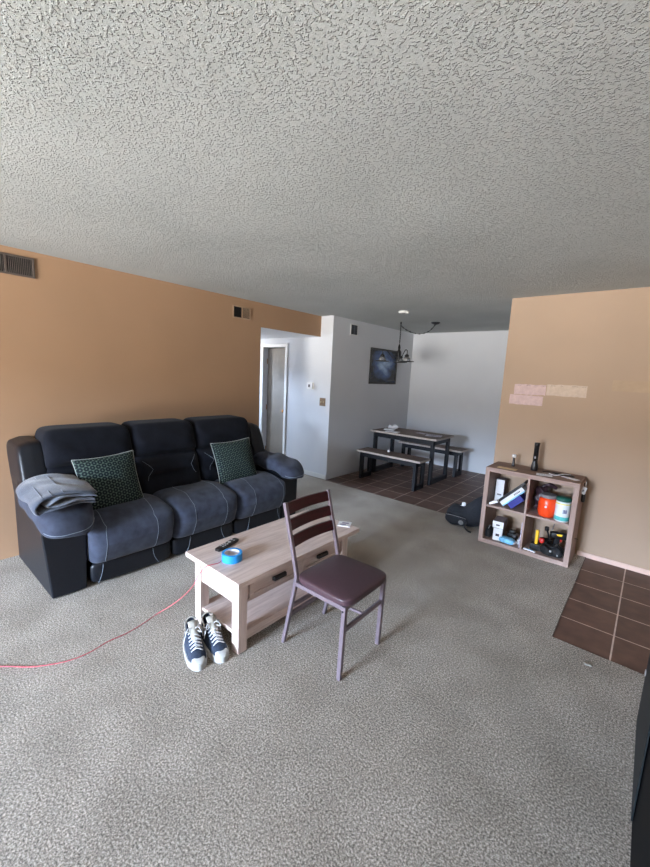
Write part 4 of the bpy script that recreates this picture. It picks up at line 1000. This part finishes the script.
b = BM(); lathe(b, [(.024, 0), (.027, .002), (.024, .004)], 20); xform(b, Matrix.Translation((-.005, -.172, .065)) @ Matrix.Rotation(PI/2, 4, 'X')); obj('round_patch', b, M['greypatch'], t)
b = BM(); tube(b, spline([(.03, -.15, .05), (.05, -.19, .03), (.09, -.215, .012), (.13, -.225, .010)], 6), .010, 6); obj('strap', b, M['black'], t, smooth=True)
b = BM(); tube(b, spline([(-.02, .06, .19), (-.06, .02, .225), (-.10, -.02, .20), (-.13, -.04, .16)], 6), .009, 6); obj('top_handle', b, M['black'], t, smooth=True)
b = BM(); softbox(b, (-.045, -.02, .225), (.022, .012, .028), 3, 8); tube(b, spline([(-.05, -.02, .21), (-.10, -.05, .195)], 4), .008, 6); obj('paper_tag', b, M['paper'], t, smooth=True)
b = BM(); box(b, (-.09, -.12, .155), (-.075, -.108, .172)); box(b, (.015, -.11, .175), (.05, -.098, .185)); obj('buckle', b, M['grey'], t)

# small mark on the carpet (a pale bit of fluff)
b = BM(); softbox(b, (0, 0, .004), (.022, .010, .004), 2.5, 8, lambda q, p: (q.x, q.y+.004*math.sin(q.x*200), q.z)); tag(obj('carpet_lint', b, M['lining'], smooth=True, loc=None), 'pale scrap of lint on the carpet beside the entry tiles', 'lint').location = (-.087, 2.56, 0)

# ------------------------------------------------------------------ black cabinet at the right edge
t = thing('media_cabinet', 'glossy black cabinet standing at the right edge of the photo', 'cabinet', (.388, 1.55, 0))
b = BM(); hexa(b, [(-.235, -.72, .0), (.25, -.72, .0), (.25, .71, .0), (-.245, .71, .0), (-.235, -.72, .50), (.25, -.72, .50), (.25, .71, .50), (-.245, .71, .50)]); obj('carcass', b, M['gloss'], t, bevel=.006)
b = BM(); box(b, (-.245, -.74, .50), (.27, .725, .525)); obj('top_panel', b, M['black'], t, bevel=.004)
b = BM(); box(b, (-.2495, .10, .05), (-.244, .66, .46)); obj('side_panel', b, M['greyreflection'], t, bevel=.002)  # grey-green reflection on the black side, painted as a panel
b = BM(); box(b, (-.2535, .635, .30), (-.2485, .66, .32)); obj('corner_bracket', b, M['silver'], t, bevel=.001)

# ------------------------------------------------------------------ light
w = bpy.data.worlds.new('sky'); SC.world = w; w.use_nodes = True; nt = w.node_tree
bg = nt.nodes['Background']
tc = N(nt, 'ShaderNodeTexCoord'); sp = N(nt, 'ShaderNodeSeparateXYZ'); nt.links.new(tc.outputs['Generated'], sp.inputs[0])
cr = N(nt, 'ShaderNodeValToRGB'); mr = N(nt, 'ShaderNodeMapRange'); mr.inputs[1].default_value = -1; mr.inputs[2].default_value = 1
nt.links.new(sp.outputs[2], mr.inputs[0]); nt.links.new(mr.outputs[0], cr.inputs[0])
e = cr.color_ramp.elements; e[0].position = .0; e[0].color = (.90, .84, .77, 1); e[1].position = .85; e[1].color = (1.0, 1.3, 1.75, 1)
for p, c in ((.42, (.85, .82, .77, 1)), (.485, (.38, .37, .36, 1)), (.505, (.12, .12, .12, 1)), (.545, (.12, .12, .13, 1)), (.562, (1.15, 1.42, 1.85, 1))):
    x = cr.color_ramp.elements.new(p); x.color = c
nt.links.new(cr.outputs[0], bg.inputs[0]); bg.inputs[1].default_value = 74.0
la = bpy.data.lights.new('window_portal', 'AREA'); la.shape = 'RECTANGLE'; la.size = WX1-WX0; la.size_y = WZ
la.cycles.is_portal = True
lo = bpy.data.objects.new('window_portal', la); C.objects.link(lo); lo.location = ((WX0+WX1)/2, YW-T-.01, WZ/2); lo.rotation_euler = (PI/2, 0, 0)
lb = bpy.data.lights.new('added_hall_window_portal', 'AREA'); lb.shape = 'RECTANGLE'; lb.size = .35; lb.size_y = .5; lb.cycles.is_portal = True  # portal for the window added at the hall end
lo = bpy.data.objects.new('added_hall_window_portal', lb); C.objects.link(lo); lo.location = (-6.33, 3.525, 1.70); lo.rotation_euler = (PI/2, 0, -PI/2)
SC.view_settings.view_transform = 'Standard'; SC.view_settings.look = 'None'; SC.view_settings.gamma = 1
SC.view_settings.exposure = .72
SC.cycles.max_bounces = 12; SC.cycles.diffuse_bounces = 8
